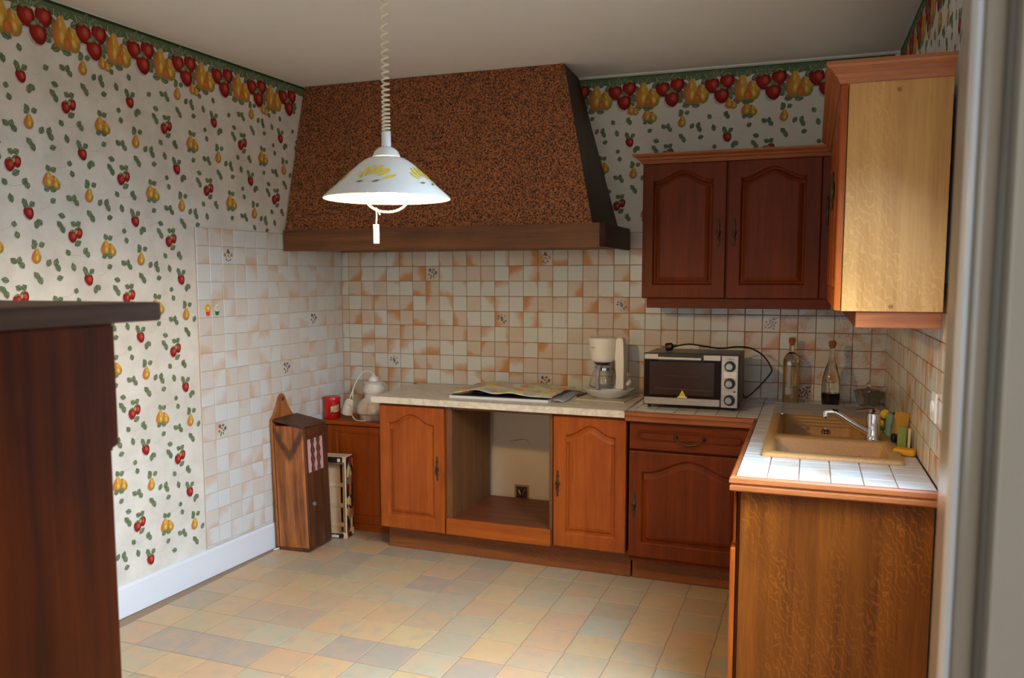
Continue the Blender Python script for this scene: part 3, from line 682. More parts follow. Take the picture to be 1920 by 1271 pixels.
tag(pz, 'long oak kick board under the oven housing and both narrow doors', 'plinth')
c = thing('drawer_cabinet', 'wide oak base cabinet with one drawer above an arched door, below the toaster oven', 'cabinet', run(1.452), -RA)
bx('carcass', (0.0, 0.022, 0.12), (0.60, 0.55, 0.842), m_oak_red, c)
bm = BM()
zc_, hx = 0.768, 0.262; cx_ = 0.300
ol = [(cx_-hx+0.03, 0.734), (cx_+hx-0.03, 0.734)]
for k in range(7): t = k/6; ol.append((cx_+hx-0.03+0.03*math.sin(PI*t)**0.6 if 0 < t < 1 else cx_+hx-0.03, 0.734+0.068*t))
ol += [(cx_-hx+0.03, 0.802)]
for k in range(1, 6): t = k/6; ol.append((cx_-hx+0.03-0.03*math.sin(PI*t)**0.6, 0.802-0.068*t))
o2 = [ol[0], ol[1]]+ol[3:8]+[(cx_+hx-0.03, 0.802)]+ol[9:]
panel_front(bm, (0.002, 0.598, 0.700, 0.836), o2, 0.020, 0.006, 0.004); dw = obj('drawer', bm, m_oak_redx, c)
bm = BM()
tube(bm, smooth_path([(0.232, -0.006, 0.770), (0.236, -0.022, 0.770), (0.256, -0.026, 0.752), (0.285, -0.028, 0.743), (0.315, -0.028, 0.743), (0.344, -0.026, 0.752), (0.364, -0.022, 0.770), (0.368, -0.006, 0.770)]), lambda t: 0.0035+0.003*math.exp(-((t-0.5)/0.13)**2)+0.0015*math.exp(-((t-0.32)/0.03)**2)+0.0015*math.exp(-((t-0.68)/0.03)**2), 10)
for xx in (0.232, 0.368): lathe(bm, [(0, -0.006), (0.006, -0.004), (0.011, 0.0), (0.011, 0.005)], 12, Matrix.Translation((xx, -0.004, 0.770)) @ Matrix.Rotation(-PI/2, 4, 'X'))
obj('handle', bm, m_bronze, dw, smooth=True, angle=60)
d = door(c, 0.002, 0.598, 0.150, 0.690, m=m_oak_red, ml=0.062, mr=0.062, mt=0.100, rise=0.066); handle(d, 0.030, 0.418)
bx('plinth', (0.0, 0.110, 0.001), (0.64, 0.128, 0.132), m_plinth, c)

# low cabinet filling the corner
c = thing('corner_cabinet', 'low corner cupboard carrying the red tin and the upturned white lamp', 'cabinet', (0, 0, 0))
bx('carcass', (0.02, -0.290, 0.03), (0.556, -0.012, 0.655), m_oak, c)
bx('top_board', (0.012, -0.318, 0.655), (0.558, -0.009, 0.678), m_oak_x, c, 0.004, 2)
bm = BM(); panel_front(bm, (0.06, 0.470, 0.045, 0.648), [(0.125, 0.085), (0.435, 0.085), (0.435, 0.612), (0.125, 0.612)], 0.016, 0.006, 0.004); o = obj('door', bm, m_oak, c); o.location.y = -0.307
bx('base_rail', (0.02, -0.300, 0.001), (0.520, -0.285, 0.045), m_oak_x, c)
bx('corner_post', (0.472, -0.308, 0.001), (0.556, -0.288, 0.655), m_oak, c)

# ------------------------------------------------------------------ worktops
bm = BM(); slab(bm, [(0.556, -0.634), (1.997, -0.684), (1.997, -0.010), (0.540, -0.010)], 0.859, 0.893)
bmesh.ops.bevel(bm, geom=[e for e in bm.edges if all(abs(v.co.z-0.893) < 1e-4 for v in e.verts)], offset=0.005, segments=2, affect='EDGES')
tag(obj('laminate_worktop', bm, m_lamin, smooth=True), 'cream marbled laminate worktop over the empty oven housing', 'worktop')
wt = thing('tiled_worktop', 'L-shaped worktop of glazed tiles with a moulded wooden edge', 'worktop', (0, 0, 0))
EY = -1.885; XE = 2.628
SK = (2.700, 3.162, -1.534, -0.370)      # sink opening
bm = BM()
for a, b in (((2.001, -0.674), (XE, -0.010)), ((XE, EY), (SK[0], -0.010)), ((SK[0], EY), (SK[1], SK[2])), ((SK[0], SK[3]), (SK[1], -0.010))): box(bm, (a[0], a[1], 0.846), (b[0], b[1], 0.8885))
slab(bm, [(SK[1], EY), (WX+0.0115, EY), (WX-0.0075, -0.010), (SK[1], -0.010)], 0.846, 0.8885); obj('bed', bm, m_grout, wt)
bm = BM(); sweep(bm, [(2.000, -0.672), (XE-0.001, -0.690), (XE-0.001, EY-0.001), (WX+0.012, EY-0.001)], [(0.0, 0.894), (0.011, 0.894), (0.017, 0.888), (0.018, 0.874), (0.011, 0.869), (0.011, 0.866), (0.016, 0.862), (0.016, 0.848), (0.006, 0.842), (0.0, 0.842)]); obj('edge_moulding', bm, m_mould, wt)
C_ = 0.0985
xs = sorted(set([2.003]+[XE+C_*(k-6) for k in range(0, 12) if 2.02 < XE+C_*(k-6) < WX-0.03]+[WX+0.05]))
ys = [EY+0.001]+[EY+C_*k for k in range(1, 19)]+[-0.009]
for i in range(len(xs)-1):
    for j in range(len(ys)-1):
        x0, x1, y0, y1 = xs[i], xs[i+1], ys[j], ys[j+1]
        if x1 > WX: x1 = WX-0.01*y1-0.0075
        if x1 < XE+0.001:
            if y1 < -0.66: continue
            y0 = max(y0, -0.671)
        a0, a1, b0, b1 = max(x0, SK[0]), min(x1, SK[1]), max(y0, SK[2]), min(y1, SK[3])
        pieces = [(x0, x1, y0, y1)] if a0 >= a1 or b0 >= b1 else [(x0, x1, y0, b0), (x0, x1, b1, y1), (x0, a0, b0, b1), (a1, x1, b0, b1)]
        for u0, u1, v0, v1 in pieces:
            if u1-u0 < 0.008 or v1-v0 < 0.008: continue
            put_tile(wt, Vector(((u0+u1)/2, (v0+v1)/2, 0.887)), Vector((1, 0, 0)), Vector((0, 1, 0)), u1-u0-G, v1-v0-G, TH, m_tile_c)

# sink unit below the tiled leg
c = thing('sink_cabinet', 'oak sink cabinet whose flecked end panel faces the camera', 'cabinet', (2.62, -1.865, 0))
bx('end_panel', (0.024, 0, 0.06), (0.608, 0.020, 0.840), m_panel, c)
bx('carcass', (0.024, 0.021, 0.06), (0.604, 1.15, 0.640), m_inner, c)
bx('face_frame', (0.012, 0.021, 0.12), (0.0235, 1.15, 0.838), m_oak_red, c)
for k, (a, b) in enumerate(((0.004, 0.40), (0.405, 0.80), (0.805, 1.14))):
    d = bx('door', (-0.006, a, 0.125), (0.0115, b, 0.640), m_oak, c, 0.004, 2); w = bx('drawer', (0.002, a, 0.655), (0.0115, b, 0.832), m_oak_red, c, 0.004, 2)
    bm = BM(); lathe(bm, [(0, -0.06), (0.006, -0.05), (0.004, -0.03), (0.009, 0), (0.004, 0.03), (0.006, 0.05), (0, 0.06)], 10, Matrix.Translation((-0.012, a+0.36 if k % 2 else a+0.34, 0.52))); obj('handle', bm, m_bronze, d, smooth=True)
bx('plinth', (0.07, 0.0, 0.001), (0.604, 1.15, 0.0595), m_plinth, c)

# ------------------------------------------------------------------ sink, tap and rack
bm = BM()
X0, X1, Y0, Y1 = 2.688, 3.174, -1.545, -0.360; zt_ = 0.908
def rr(x0, x1, y0, y1, z, r=0.0, n=4):
    if r == 0: return [bm.verts.new(p) for p in ((x0, y0, z), (x1, y0, z), (x1, y1, z), (x0, y1, z))]
    out = []
    for cx, cy, a0 in ((x0+r, y0+r, PI), (x1-r, y0+r, 1.5*PI), (x1-r, y1-r, 0), (x0+r, y1-r, 0.5*PI)):
        for k in range(n+1): a = a0+k/n*PI/2; out.append(bm.verts.new((cx+r*math.cos(a), cy+r*math.sin(a), z)))
    return out
def bridge(a, b):
    n = len(a)
    for i in range(n): bm.faces.new((a[i], a[(i+1) % n], b[(i+1) % n], b[i]))
o0 = rr(X0, X1, Y0, Y1, 0.8935, 0.02); o1 = rr(X0+0.002, X1-0.002, Y0+0.002, Y1-0.002, zt_-0.004, 0.02); o2 = rr(X0+0.008, X1-0.008, Y0+0.008, Y1-0.008, zt_, 0.02)
bridge(o0, o1); bridge(o1, o2)
holes = []
for (x0, x1, y0, y1, dep) in ((2.724, 3.056, -1.130, -0.440, 0.165), (2.724, 3.130, -1.495, -1.205, 0.120)):
    a = rr(x0, x1, y0, y1, zt_, 0.025); b = rr(x0+0.005, x1-0.005, y0+0.005, y1-0.005, zt_-0.006, 0.025); d_ = rr(x0+0.016, x1-0.016, y0+0.016, y1-0.016, zt_-dep+0.02, 0.03); e_ = rr(x0+0.035, x1-0.035, y0+0.035, y1-0.035, zt_-dep, 0.03)
    bridge(a, b); bridge(b, d_); bridge(d_, e_); bm.faces.new(e_); holes.append(a)
es = []
for lp in [o2]+holes: es += [bm.edges.get((lp[i], lp[(i+1) % len(lp)])) for i in range(len(lp))]
bmesh.ops.triangle_fill(bm, use_beauty=True, edges=es)
sink = thing('kitchen_sink', 'sand coloured double bowl sink set into the tiled worktop', 'sink', (0, 0, 0))
obj('bowl', bm, m_sinkm, sink, smooth=True, angle=50)
mt_ = Matrix.Translation((2.932, -0.4515, 0.806)) @ Matrix.Rotation(PI/2+0.10, 4, 'X')
bm = BM(); lathe(bm, [(0.0, 0.001), (0.014, 0.002), (0.018, 0.004), (0.022, 0.003), (0.023, -0.001)], 24, mt_); ofl = obj('overflow', bm, m_chrome, sink, smooth=True)
for k in range(4):
    a = PI/4+k*PI/2; bm = BM(); lathe(bm, [(0, 0.0035), (0.0045, 0.0035), (0.0048, 0.001)], 10, mt_ @ Matrix.Translation((0.0085*math.cos(a), 0.0085*math.sin(a), 0))); obj('overflow_hole', bm, m_black, ofl)
tap = thing('mixer_tap', 'chrome single lever mixer tap standing on the sink divider', 'tap', (3.090, -1.166, 0.9085))
bm = BM(); lathe(bm, [(0, 0), (0.030, 0), (0.031, 0.004), (0.027, 0.010), (0.0255, 0.05), (0.026, 0.10), (0.024, 0.108), (0, 0.110)], 28); obj('body', bm, m_chrome, tap, smooth=True)
bm = BM(); tube(bm, smooth_path([(-0.015, -0.004, 0.030), (-0.06, -0.012, 0.056), (-0.115, -0.016, 0.092), (-0.14, -0.018, 0.106), (-0.158, -0.018, 0.108), (-0.176, -0.018, 0.106)]), lambda t: 0.0155-0.004*t, 12); obj('spout', bm, m_chrome, tap, smooth=True)
bm = BM(); lathe(bm, [(0, -0.022), (0.011, -0.022), (0.0125, -0.018), (0.0125, 0.004), (0.010, 0.010), (0, 0.011)], 16, Matrix.Translation((-0.176, -0.018, 0.102))); obj('aerator', bm, m_chrome, tap, smooth=True)
bm = BM(); lathe(bm, [(0, 0.110), (0.024, 0.110), (0.025, 0.116), (0.018, 0.124), (0, 0.126)], 24); tube(bm, [(0.0, -0.004, 0.120), (-0.03, -0.010, 0.123), (-0.065, -0.014, 0.117)], lambda t: 0.009-0.005*t, 8); obj('lever', bm, m_chrome, tap, smooth=True)
m_rod = plain('satin_steel', rgb(150, 153, 160), 0.3, 0.35)
rk = thing('roll_up_rack', 'roll-up rack of steel rods laid across the far end of the sink', 'drying rack', (2.942, -0.458, 0.909))
for k in range(11):
    y = -0.165+0.033*k; bm = BM(); tube(bm, [(-0.252, y, 0.006), (0.262, y, 0.006)], 0.0021, 6); obj('rod', bm, m_rod, rk, smooth=True)
for xx in (-0.215, 0.225):
    bm = BM(); box(bm, (xx, -0.172, 0.0), (xx+0.008, 0.168, 0.0045), 0.001); obj('end_strip', bm, m_blackmat, rk)
bm = BM(); lathe(bm, [(0, -0.009), (0.007, -0.006), (0.009, 0), (0.007, 0.006), (0, 0.009)], 12, Matrix.Translation((-0.208, -0.186, 0.004))); obj('end_bead', bm, m_chrome, rk, smooth=True)

# ------------------------------------------------------------------ wall cabinets
CORN = [(0.0, 0.0), (0.004, 0.0), (0.010, 0.010), (0.012, 0.016), (0.022, 0.024), (0.026, 0.032), (0.040, 0.040), (0.046, 0.046), (0.046, 0.056), (0.0, 0.056)]
c = thing('wall_cabinet', 'dark oak wall cabinet with two arched doors beside the copper hood', 'cabinet', (2.004, -0.345, 1.44))
bx('carcass', (0.0, 0.021, 0.0), (0.93, 0.334, 0.690), m_oak_red, c)
d = door(c, 0.002, 0.424, 0.002, 0.686, m=m_oak_red, ml=0.052, mr=0.064, mb=0.066, mt=0.082, rise=0.050); handle(d, 0.388, 0.330)
d = door(c, 0.432, 0.872, 0.002, 0.686, m=m_oak_red, ml=0.060, mr=0.066, mb=0.066, mt=0.082, rise=0.050); handle(d, 0.466, 0.330)
bx('filler', (0.874, 0.004, 0.002), (0.930, 0.021, 0.686), m_oak_red, c)
bm = BM(); sweep(bm, [(0.0, 0.334), (0.0, 0.0), (0.93, 0.0)][::1], [(o_, 0.687+z_*0.86) for o_, z_ in CORN])
obj('cornice', bm, m_mould_d, c)
bx('pelmet', (0.026, 0.012, -0.050), (0.93, 0.030, -0.0005), m_oak_redx, c)
bx('pelmet', (0.026, 0.031, -0.050), (0.044, 0.334, -0.0005), m_oak_redx, c)
c = thing('wall_cabinet', 'tall wall cabinet over the sink with a pale flecked end panel facing the camera', 'cabinet', (2.912, -1.850, 1.44))
bx('carcass', (0.022, 0.016, 0.0), (0.304, 1.48, 0.700), m_oak_red, c)
bx('end_panel', (0.0225, 0.0, 0.0), (0.312, 0.0155, 0.700), m_panel_up, c, 0.001)
for a, b, hy in ((0.0, 0.485, 0.45), (0.49, 0.97, 0.53), (0.975, 1.470, 1.43)):
    bm = BM(); panel_front(bm, (a, b, 0.002, 0.698), arch_outline(a+0.055, b-0.055, 0.068, 0.612, 0.05), 0.020)
    bmesh.ops.transform(bm, matrix=Matrix.Rotation(-PI/2, 4, 'Z') @ Matrix.Scale(-1, 4, (1, 0, 0)), verts=bm.verts[:]); dd = obj('door', bm, m_oak, c)
    bm = BM(); lathe(bm, [(0, -0.07), (0.005, -0.06), (0.003, -0.04), (0.008, -0.02), (0.011, 0), (0.008, 0.02), (0.003, 0.04), (0.005, 0.06), (0, 0.07)], 10, Matrix.Translation((-0.008, hy, 0.42))); obj('handle', bm, m_bronze, dd, smooth=True)
bm = BM(); sweep(bm, [(0.0, 1.48), (0.0, 0.0), (0.312, 0.0)], [(o_, 0.700+z_*1.08) for o_, z_ in CORN]); obj('cornice', bm, m_mould, c)
bx('pelmet', (0.066, 0.012, -0.052), (0.312, 0.030, -0.0005), m_mould, c)
bx('pelmet', (0.066, 0.031, -0.052), (0.084, 1.46, -0.0005), m_oak_red, c)
for xx, zz in ((0.165, 0.672), (0.166, 0.016)):
    bm = BM(); lathe(bm, [(0, -0.002), (0.006, -0.0015), (0.0065, 0.001)], 14, Matrix.Translation((xx, -0.0005, zz)) @ Matrix.Rotation(-PI/2, 4, 'X')); obj('screw_cap', bm, m_mould, c, smooth=True)

# ------------------------------------------------------------------ hob under its folded cover
hb = thing('gas_hob', 'white framed hob lying on the laminate under a folded map', 'hob', (0, 0, 0))
bm = BM(); slab(bm, [(0.990, -0.540), (1.560, -0.548), (1.570, -0.100), (1.000, -0.100)], 0.8932, 0.906); obj('tray', bm, m_enamel, hb)
bm = BM(); slab(bm, [(1.002, -0.526), (1.548, -0.534), (1.556, -0.112), (1.012, -0.112)], 0.9062, 0.912); obj('glass_top', bm, m_hobglass, hb)
for xx, yy, r in ((1.13, -0.41, 0.05), (1.43, -0.41, 0.04), (1.14, -0.22, 0.04), (1.42, -0.22, 0.05)):
    bm = BM(); lathe(bm, [(0, 0.0), (r, 0.0), (r, 0.006), (r*0.7, 0.010), (0, 0.010)], 20, Matrix.Translation((xx, yy, 0.9122))); obj('burner', bm, m_black, hb, smooth=True)
bm = BM(); nx, ny = 34, 14; g = []
for j in range(ny+1):
    row = []
    for i in range(nx+1):
        a, b = i/nx, j/ny
        x_ = 1.000+0.575*a+0.012*b; y_ = -0.546+0.44*b
        w = 0.002+(0.024*math.exp(-((a-0.25)/0.14)**2)+0.015*math.exp(-((a-0.60)/0.12)**2))*(1-0.35*b)+0.014*b*(1-b)*2+0.012*b*math.exp(-((a-0.45)/0.3)**2)
        if b > 0.85: w *= 1-(b-0.85)*3
        row.append(bm.verts.new((x_, y_, 0.917+max(0.0, w+0.006*math.sin(17*b+5*a)*b))))
    g.append(row)
for j in range(ny):
    for i in range(nx): bm.faces.new((g[j][i], g[j][i+1], g[j+1][i+1], g[j+1][i]))
o = obj('folded_map', bm, m_map, None, smooth=True); mo = o.modifiers.new('thickness', 'SOLIDIFY'); mo.thickness = 0.0022; mo.offset = 1
tag(o, 'creased yellow and blue printed map draped over the hob', 'map')
bm = BM(); g = []
for j in range(9):
    row = []
    for i in range(5):
        a, b = i/4, j/8; row.append(bm.verts.new((1.578+0.055*a+0.008*math.sin(7*b), -0.53+0.40*b+0.01*a, 0.8945+0.010*(1-a)+0.004*math.sin(9*b+3*a)**2)))
    g.append(row)
for j in range(8):
    for i in range(4): bm.faces.new((g[j][i], g[j][i+1], g[j+1][i+1], g[j+1][i]))
o = obj('dish_cloth', bm, plain('grey_cloth', rgb(176, 176, 180), 0.9), None, smooth=True); mo = o.modifiers.new('thickness', 'SOLIDIFY'); mo.thickness = 0.002; mo.offset = 1
tag(o, 'grey cloth tucked against the end of the hob', 'cloth')
bm = BM(); tube(bm, [(1.648, -0.30, 0.8995), (1.672, -0.10, 0.8995)], lambda t: 0.005-0.001*t, 8); tag(obj('wooden_stick', bm, m_bread_d, smooth=True), 'thin dark wooden stick lying between hob and coffee maker', 'stick')

# ------------------------------------------------------------------ coffee maker in its dish on a board
bm = BM(); slab(bm, [(1.668, -0.392), (1.938, -0.425), (1.952, -0.150), (1.690, -0.130)], 0.8935, 0.8995); tag(obj('glass_board', bm, plain('beige_board', rgb(196, 182, 156), 0.25)), 'thin beige board under the coffee maker dish', 'board')
dish = thing('oval_dish', 'white oval dish holding the coffee maker', 'dish', (1.812, -0.270, 0.9))
bm = BM(); lathe(bm, [(0, 0.002), (0.080, 0.0), (0.084, 0.004), (0.112, 0.018), (0.132, 0.036), (0.146, 0.046), (0.148, 0.049), (0.143, 0.049), (0.126, 0.038), (0.104, 0.020), (0.08, 0.010), (0, 0.009)], 40, None, 0.80); obj('bowl', bm, m_enamel, dish, smooth=True, angle=60)
cm = thing('coffee_maker', 'cream filter coffee maker with a glass jug, standing in the oval dish', 'coffee maker', (1.808, -0.270, 0.912))
def capsule(x0, x1, y0, y1, r, n=6):
    out = []
    for cx, cy, a0 in ((x1-r, y0+r, 1.5*PI), (x1-r, y1-r, 0), (x0+r, y1-r, 0.5*PI), (x0+r, y0+r, PI)):
        for k in range(n+1): a = a0+k/n*PI/2; out.append((cx+r*math.cos(a), cy+r*math.sin(a)))
    return out
def loft(bm, sections):
    rings = [[bm.verts.new((p[0], p[1], z)) for p in pts] for pts, z in sections]
    for a, b in zip(rings, rings[1:]):
        n = len(a)
        for i in range(n): bm.faces.new((a[i], a[(i+1) % n], b[(i+1) % n], b[i]))
    bm.faces.new(rings[0][::-1]); bm.faces.new(rings[-1])
bm = BM(); loft(bm, [(capsule(-0.090, 0.096, -0.075, 0.075, 0.06), 0.0), (capsule(-0.094, 0.098, -0.078, 0.078, 0.06), 0.012), (capsule(-0.086, 0.094, -0.074, 0.074, 0.06), 0.030), (capsule(-0.070, 0.088, -0.066, 0.066, 0.058), 0.038)]); obj('base', bm, m_ivory, cm, smooth=True, angle=50)
bm = BM(); prism(bm, [(0.030, 0.036), (0.048, 0.040), (0.058, 0.060), (0.062, 0.10), (0.056, 0.16), (0.046, 0.19), (0.046, 0.31), (0.088, 0.312), (0.092, 0.29), (0.096, 0.19), (0.096, 0.04), (0.094, 0.028)], -0.020, 0.060)
bmesh.ops.bevel(bm, geom=bm.edges[:], offset=0.006, segments=2, affect='EDGES'); obj('column', bm, m_ivory, cm, smooth=True, angle=40)
bm = BM(); lathe(bm, [(0, 0.178), (0.050, 0.178), (0.063, 0.186), (0.068, 0.20), (0.078, 0.296), (0.080, 0.300), (0.080, 0.308), (0.076, 0.312), (0, 0.313)], 36, Matrix.Translation((-0.022, 0, 0)), 0.95); obj('filter_basket', bm, m_ivory, cm, smooth=True, angle=40)
bm = BM(); lathe(bm, [(0, 0.166), (0.03, 0.166), (0.045, 0.172), (0.045, 0.178), (0, 0.178)], 24, Matrix.Translation((-0.026, 0, 0))); obj('drip_stop', bm, m_black, cm, smooth=True)
bm = BM(); lathe(bm, [(0, 0.0390), (0.060, 0.0392), (0.074, 0.045), (0.077, 0.060), (0.066, 0.100), (0.050, 0.135), (0.047, 0.150), (0.045, 0.150), (0.048, 0.134), (0.064, 0.099), (0.0745, 0.060), (0.072, 0.047), (0.058, 0.042), (0, 0.042)], 32, Matrix.Translation((-0.018, -0.005, 0)))
jug = obj('jug', bm, m_glass, cm, smooth=True, angle=60)
bm = BM(); lathe(bm, [(0.0485, 0.136), (0.0510, 0.136), (0.0500, 0.150), (0.0475, 0.150)], 32, Matrix.Translation((-0.018, -0.005, 0))); obj('steel_ring', bm, m_chrome, jug, smooth=True)
bm = BM(); lathe(bm, [(0, 0.151), (0.046, 0.151), (0.048, 0.155), (0.044, 0.163), (0, 0.165)], 28, Matrix.Translation((-0.018, -0.005, 0))); obj('lid', bm, m_lilac, jug, smooth=True)
bm = BM(); tube(bm, smooth_path([(-0.022, -0.050, 0.158), (-0.024, -0.078, 0.156), (-0.025, -0.096, 0.140), (-0.026, -0.102, 0.10), (-0.027, -0.100, 0.055), (-0.027, -0.094, 0.042)]), 0.0115, 12); obj('jug_handle', bm, m_lilac, jug, smooth=True)
def lettering(text, size, loc, rot, m, parent, name='lettering', ext=0.0002):
    cu = bpy.data.curves.new(name, 'FONT'); cu.body = text; cu.size = size; cu.align_x = 'CENTER'; cu.align_y = 'CENTER'; cu.extrude = ext
    cu.materials.append(m); t = bpy.data.objects.new(name, cu); me = bpy.data.meshes.new_from_object(t); bpy.data.objects.remove(t)
    o = bpy.data.objects.new(name, me); link(o, parent); o.location = loc; o.rotation_euler = rot; return o
lettering('PHILIPS', 0.0085, (-0.062, -0.0660, 0.260), (PI/2+0.09, 0, -0.52), m_ink, cm)
bm = BM(); tube(bm, smooth_path([(0.100, 0.02, 0.03), (0.112, 0.0, 0.05), (0.118, -0.01, 0.075), (0.112, 0.01, 0.09), (0.104, 0.03, 0.07), (0.116, 0.02, 0.045), (0.122, 0.0, 0.06)]), 0.0035, 8); obj('power_cord', bm, m_lilac, cm, smooth=True)
bm = BM(); lathe(bm, [(0, -0.016), (0.010, -0.016), (0.012, 0.0), (0.007, 0.016), (0, 0.018)], 14, Matrix.Translation((0.123, -0.005, 0.070)) @ Matrix.Rotation(0.7, 4, 'Y')); obj('power_plug', bm, plain('white_plug', rgb(216, 206, 204), 0.4), cm, smooth=True)

# ------------------------------------------------------------------ toaster oven
ov = thing('toaster_oven', 'steel toaster oven with a dark glass door and three round knobs', 'toaster oven', (2.060, -0.533, 0.8945))
OW, OD = 0.468, 0.315
bx('body', (0.004, 0.012, 0.018), (OW-0.002, OD, 0.276), m_grey, ov, 0.006, 2)
bx('fascia', (0.0, 0.002, 0.016), (OW, 0.012, 0.278), m_black, ov, 0.002)
bm = BM()
box(bm, (0.004, -0.008, 0.246), (0.378, 0.002, 0.274), 0.002); box(bm, (0.004, -0.008, 0.020), (0.378, 0.002, 0.056), 0.002)
bm.free(); dro = bx('oven_door', (0.004, -0.006, 0.0565), (0.378, 0.001, 0.2455), m_door_glass, ov, 0.001)
bx('door_rail', (0.004, -0.008, 0.246), (0.378, 0.002, 0.274), m_steel, dro, 0.002); bx('door_rail', (0.004, -0.008, 0.020), (0.378, 0.002, 0.056), m_steel, dro, 0.002)
bx('inner_frame', (0.030, -0.0066, 0.070), (0.348, -0.0061, 0.236), plain('dim_oven_inside', rgb(52, 34, 26), 0.2), dro, 0)
bm = BM(); tube(bm, [(0.055, -0.0072, 0.102), (0.338, -0.0072, 0.096)], 0.0012, 6); tube(bm, [(0.10, -0.0072, 0.168), (0.28, -0.0072, 0.164)], 0.0006, 6); obj('wire_shelf', bm, plain('dull_wire', rgb(112, 92, 76), 0.4, 0.5), dro)
bx('handle_recess', (0.072, -0.0092, 0.240), (0.296, -0.008, 0.276), m_black, dro, 0.0)
bm = BM(); box(bm, (0.074, -0.034, 0.248), (0.290, -0.024, 0.262), 0.004, 2); box(bm, (0.078, -0.026, 0.250), (0.092, -0.006, 0.260), 0.001); box(bm, (0.272, -0.026, 0.250), (0.286, -0.006, 0.260), 0.001); obj('door_handle', bm, m_steel, dro)
bm = BM(); prism(bm, [(0.177, 0.063), (0.213, 0.063), (0.195, 0.096)], -0.0084, -0.0068); obj('warning_sticker', bm, m_yellow, dro)
bx('sticker_strip', (0.171, -0.0084, 0.057), (0.219, -0.0068, 0.0628), m_paper, dro, 0)
bm = BM()
for k in (-1, 0, 1): tube(bm, [(0.195+0.005*k, -0.0086, 0.068), (0.196+0.005*k, -0.0086, 0.073), (0.194+0.005*k, -0.0086, 0.078), (0.195+0.005*k, -0.0086, 0.083-abs(k)*0.003)], 0.0008, 5)
obj('heat_symbol', bm, plain('sticker_ink', rgb(120, 106, 20), 0.6), dro)
cp = bx('control_panel', (0.382, -0.008, 0.018), (0.462, 0.002, 0.274), m_steel, ov, 0.002)
for zz in (0.222, 0.138, 0.056):
    bm = BM(); lathe(bm, [(0, 0), (0.0265, 0), (0.0265, 0.006), (0.024, 0.010), (0.018, 0.010)], 28, Matrix.Translation((0.423, -0.008, zz)) @ Matrix.Rotation(PI/2, 4, 'X')); kb = obj('knob', bm, m_black, cp, smooth=True)
    bm = BM(); lathe(bm, [(0.0185, 0.008), (0.0175, 0.024), (0.015, 0.026), (0, 0.026)], 24, Matrix.Translation((0.421, -0.008, zz)) @ Matrix.Rotation(PI/2, 4, 'X')); box(bm, (0.418, -0.036, zz-0.014), (0.424, -0.032, zz+0.014), 0.001); o = obj('knob_cap', bm, m_knobface, ov, smooth=True)
bx('paper_label', (0.395, -0.0092, 0.165), (0.452, -0.0082, 0.196), m_white, cp, 0)
bm = BM(); lathe(bm, [(0, 0.003), (0.004, 0.002), (0.005, 0)], 12, Matrix.Translation((0.446, -0.008, 0.098)) @ Matrix.Rotation(PI/2, 4, 'X')); obj('pilot_light', bm, plain('red_pilot', rgb(120, 20, 16), 0.25), cp, smooth=True)
lettering('Cubana', 0.0125, (0.424, -0.0086, 0.259), (PI/2, 0, 0), m_ink, cp)
for xx in (0.026, OW-0.03):
    for yy in (0.03, OD-0.03):
        bm = BM(); lathe(bm, [(0, 0), (0.009, 0), (0.010, 0.019), (0, 0.019)], 12, Matrix.Translation((xx, yy, 0))); obj('foot', bm, m_black, ov, smooth=True)
bm = BM(); tube(bm, smooth_path([(OW-0.003, 0.290, 0.050), (OW+0.010, 0.32, 0.028), (OW+0.06, 0.34, 0.07), (OW+0.125, 0.36, 0.15), (OW+0.130, 0.37, 0.185), (OW+0.09, 0.36, 0.245), (OW+0.03, 0.33, 0.285), (OW-0.04, 0.29, 0.295), (OW-0.12, 0.25, 0.287), (OW-0.20, 0.22, 0.300), (OW-0.27, 0.19, 0.310), (OW-0.33, 0.16, 0.302)]), 0.0042, 10); obj('power_cord', bm, m_black, ov, smooth=True)
bm = BM(); lathe(bm, [(0, 0), (0.006, 0.002), (0.009, 0.022), (0.020, 0.030), (0.021, 0.055), (0.018, 0.062), (0, 0.062)], 18, Matrix.Translation((OW-0.325, 0.165, 0.303)) @ Matrix.Rotation(-PI/2-0.15, 4, 'Y'))
for dy in (-0.0095, 0.0095): lathe(bm, [(0, 0.060), (0.0022, 0.060), (0.0022, 0.078), (0, 0.079)], 8, Matrix.Translation((OW-0.325, 0.165, 0.303)) @ Matrix.Rotation(-PI/2-0.15, 4, 'Y') @ Matrix.Translation((0, dy, 0)))
obj('power_plug', bm, m_black, ov, smooth=True)

# ------------------------------------------------------------------ bottles and glass bowl in the far corner
b = thing('oil_bottle', 'square glass bottle of amber liquid with a cork, against the back tiles', 'bottle', (2.757, -0.105, 0.8935))
def sq(hw, z, r): return (capsule(-hw, hw, -hw, hw, r, 4), z)
bm = BM(); loft(bm, [sq(0.036, 0.0, 0.012), sq(0.040, 0.004, 0.012), sq(0.040, 0.200, 0.012), sq(0.041, 0.222, 0.030), sq(0.036, 0.242, 0.034), sq(0.022, 0.258, 0.0215), sq(0.0135, 0.264, 0.013), sq(0.0125, 0.290, 0.0122), sq(0.0145, 0.294, 0.0142), sq(0.0145, 0.300, 0.0142)]); obj('glass', bm, m_glass, b, smooth=True, angle=50)
bm = BM(); loft(bm, [sq(0.0365, 0.004, 0.010), sq(0.0365, 0.200, 0.010), sq(0.036, 0.214, 0.016)]); obj('liquid', bm, m_amber, b, smooth=True, angle=50)
bm = BM(); lathe(bm, [(0, 0.301), (0.012, 0.301), (0.012, 0.306), (0.0165, 0.318), (0.0170, 0.334), (0.014, 0.340), (0, 0.341)], 16); obj('cork', bm, m_cork, b, smooth=True)
b = thing('vinegar_bottle', 'tapering glass bottle with a little dark liquid and a cork', 'bottle', (2.953, -0.155, 0.8935))
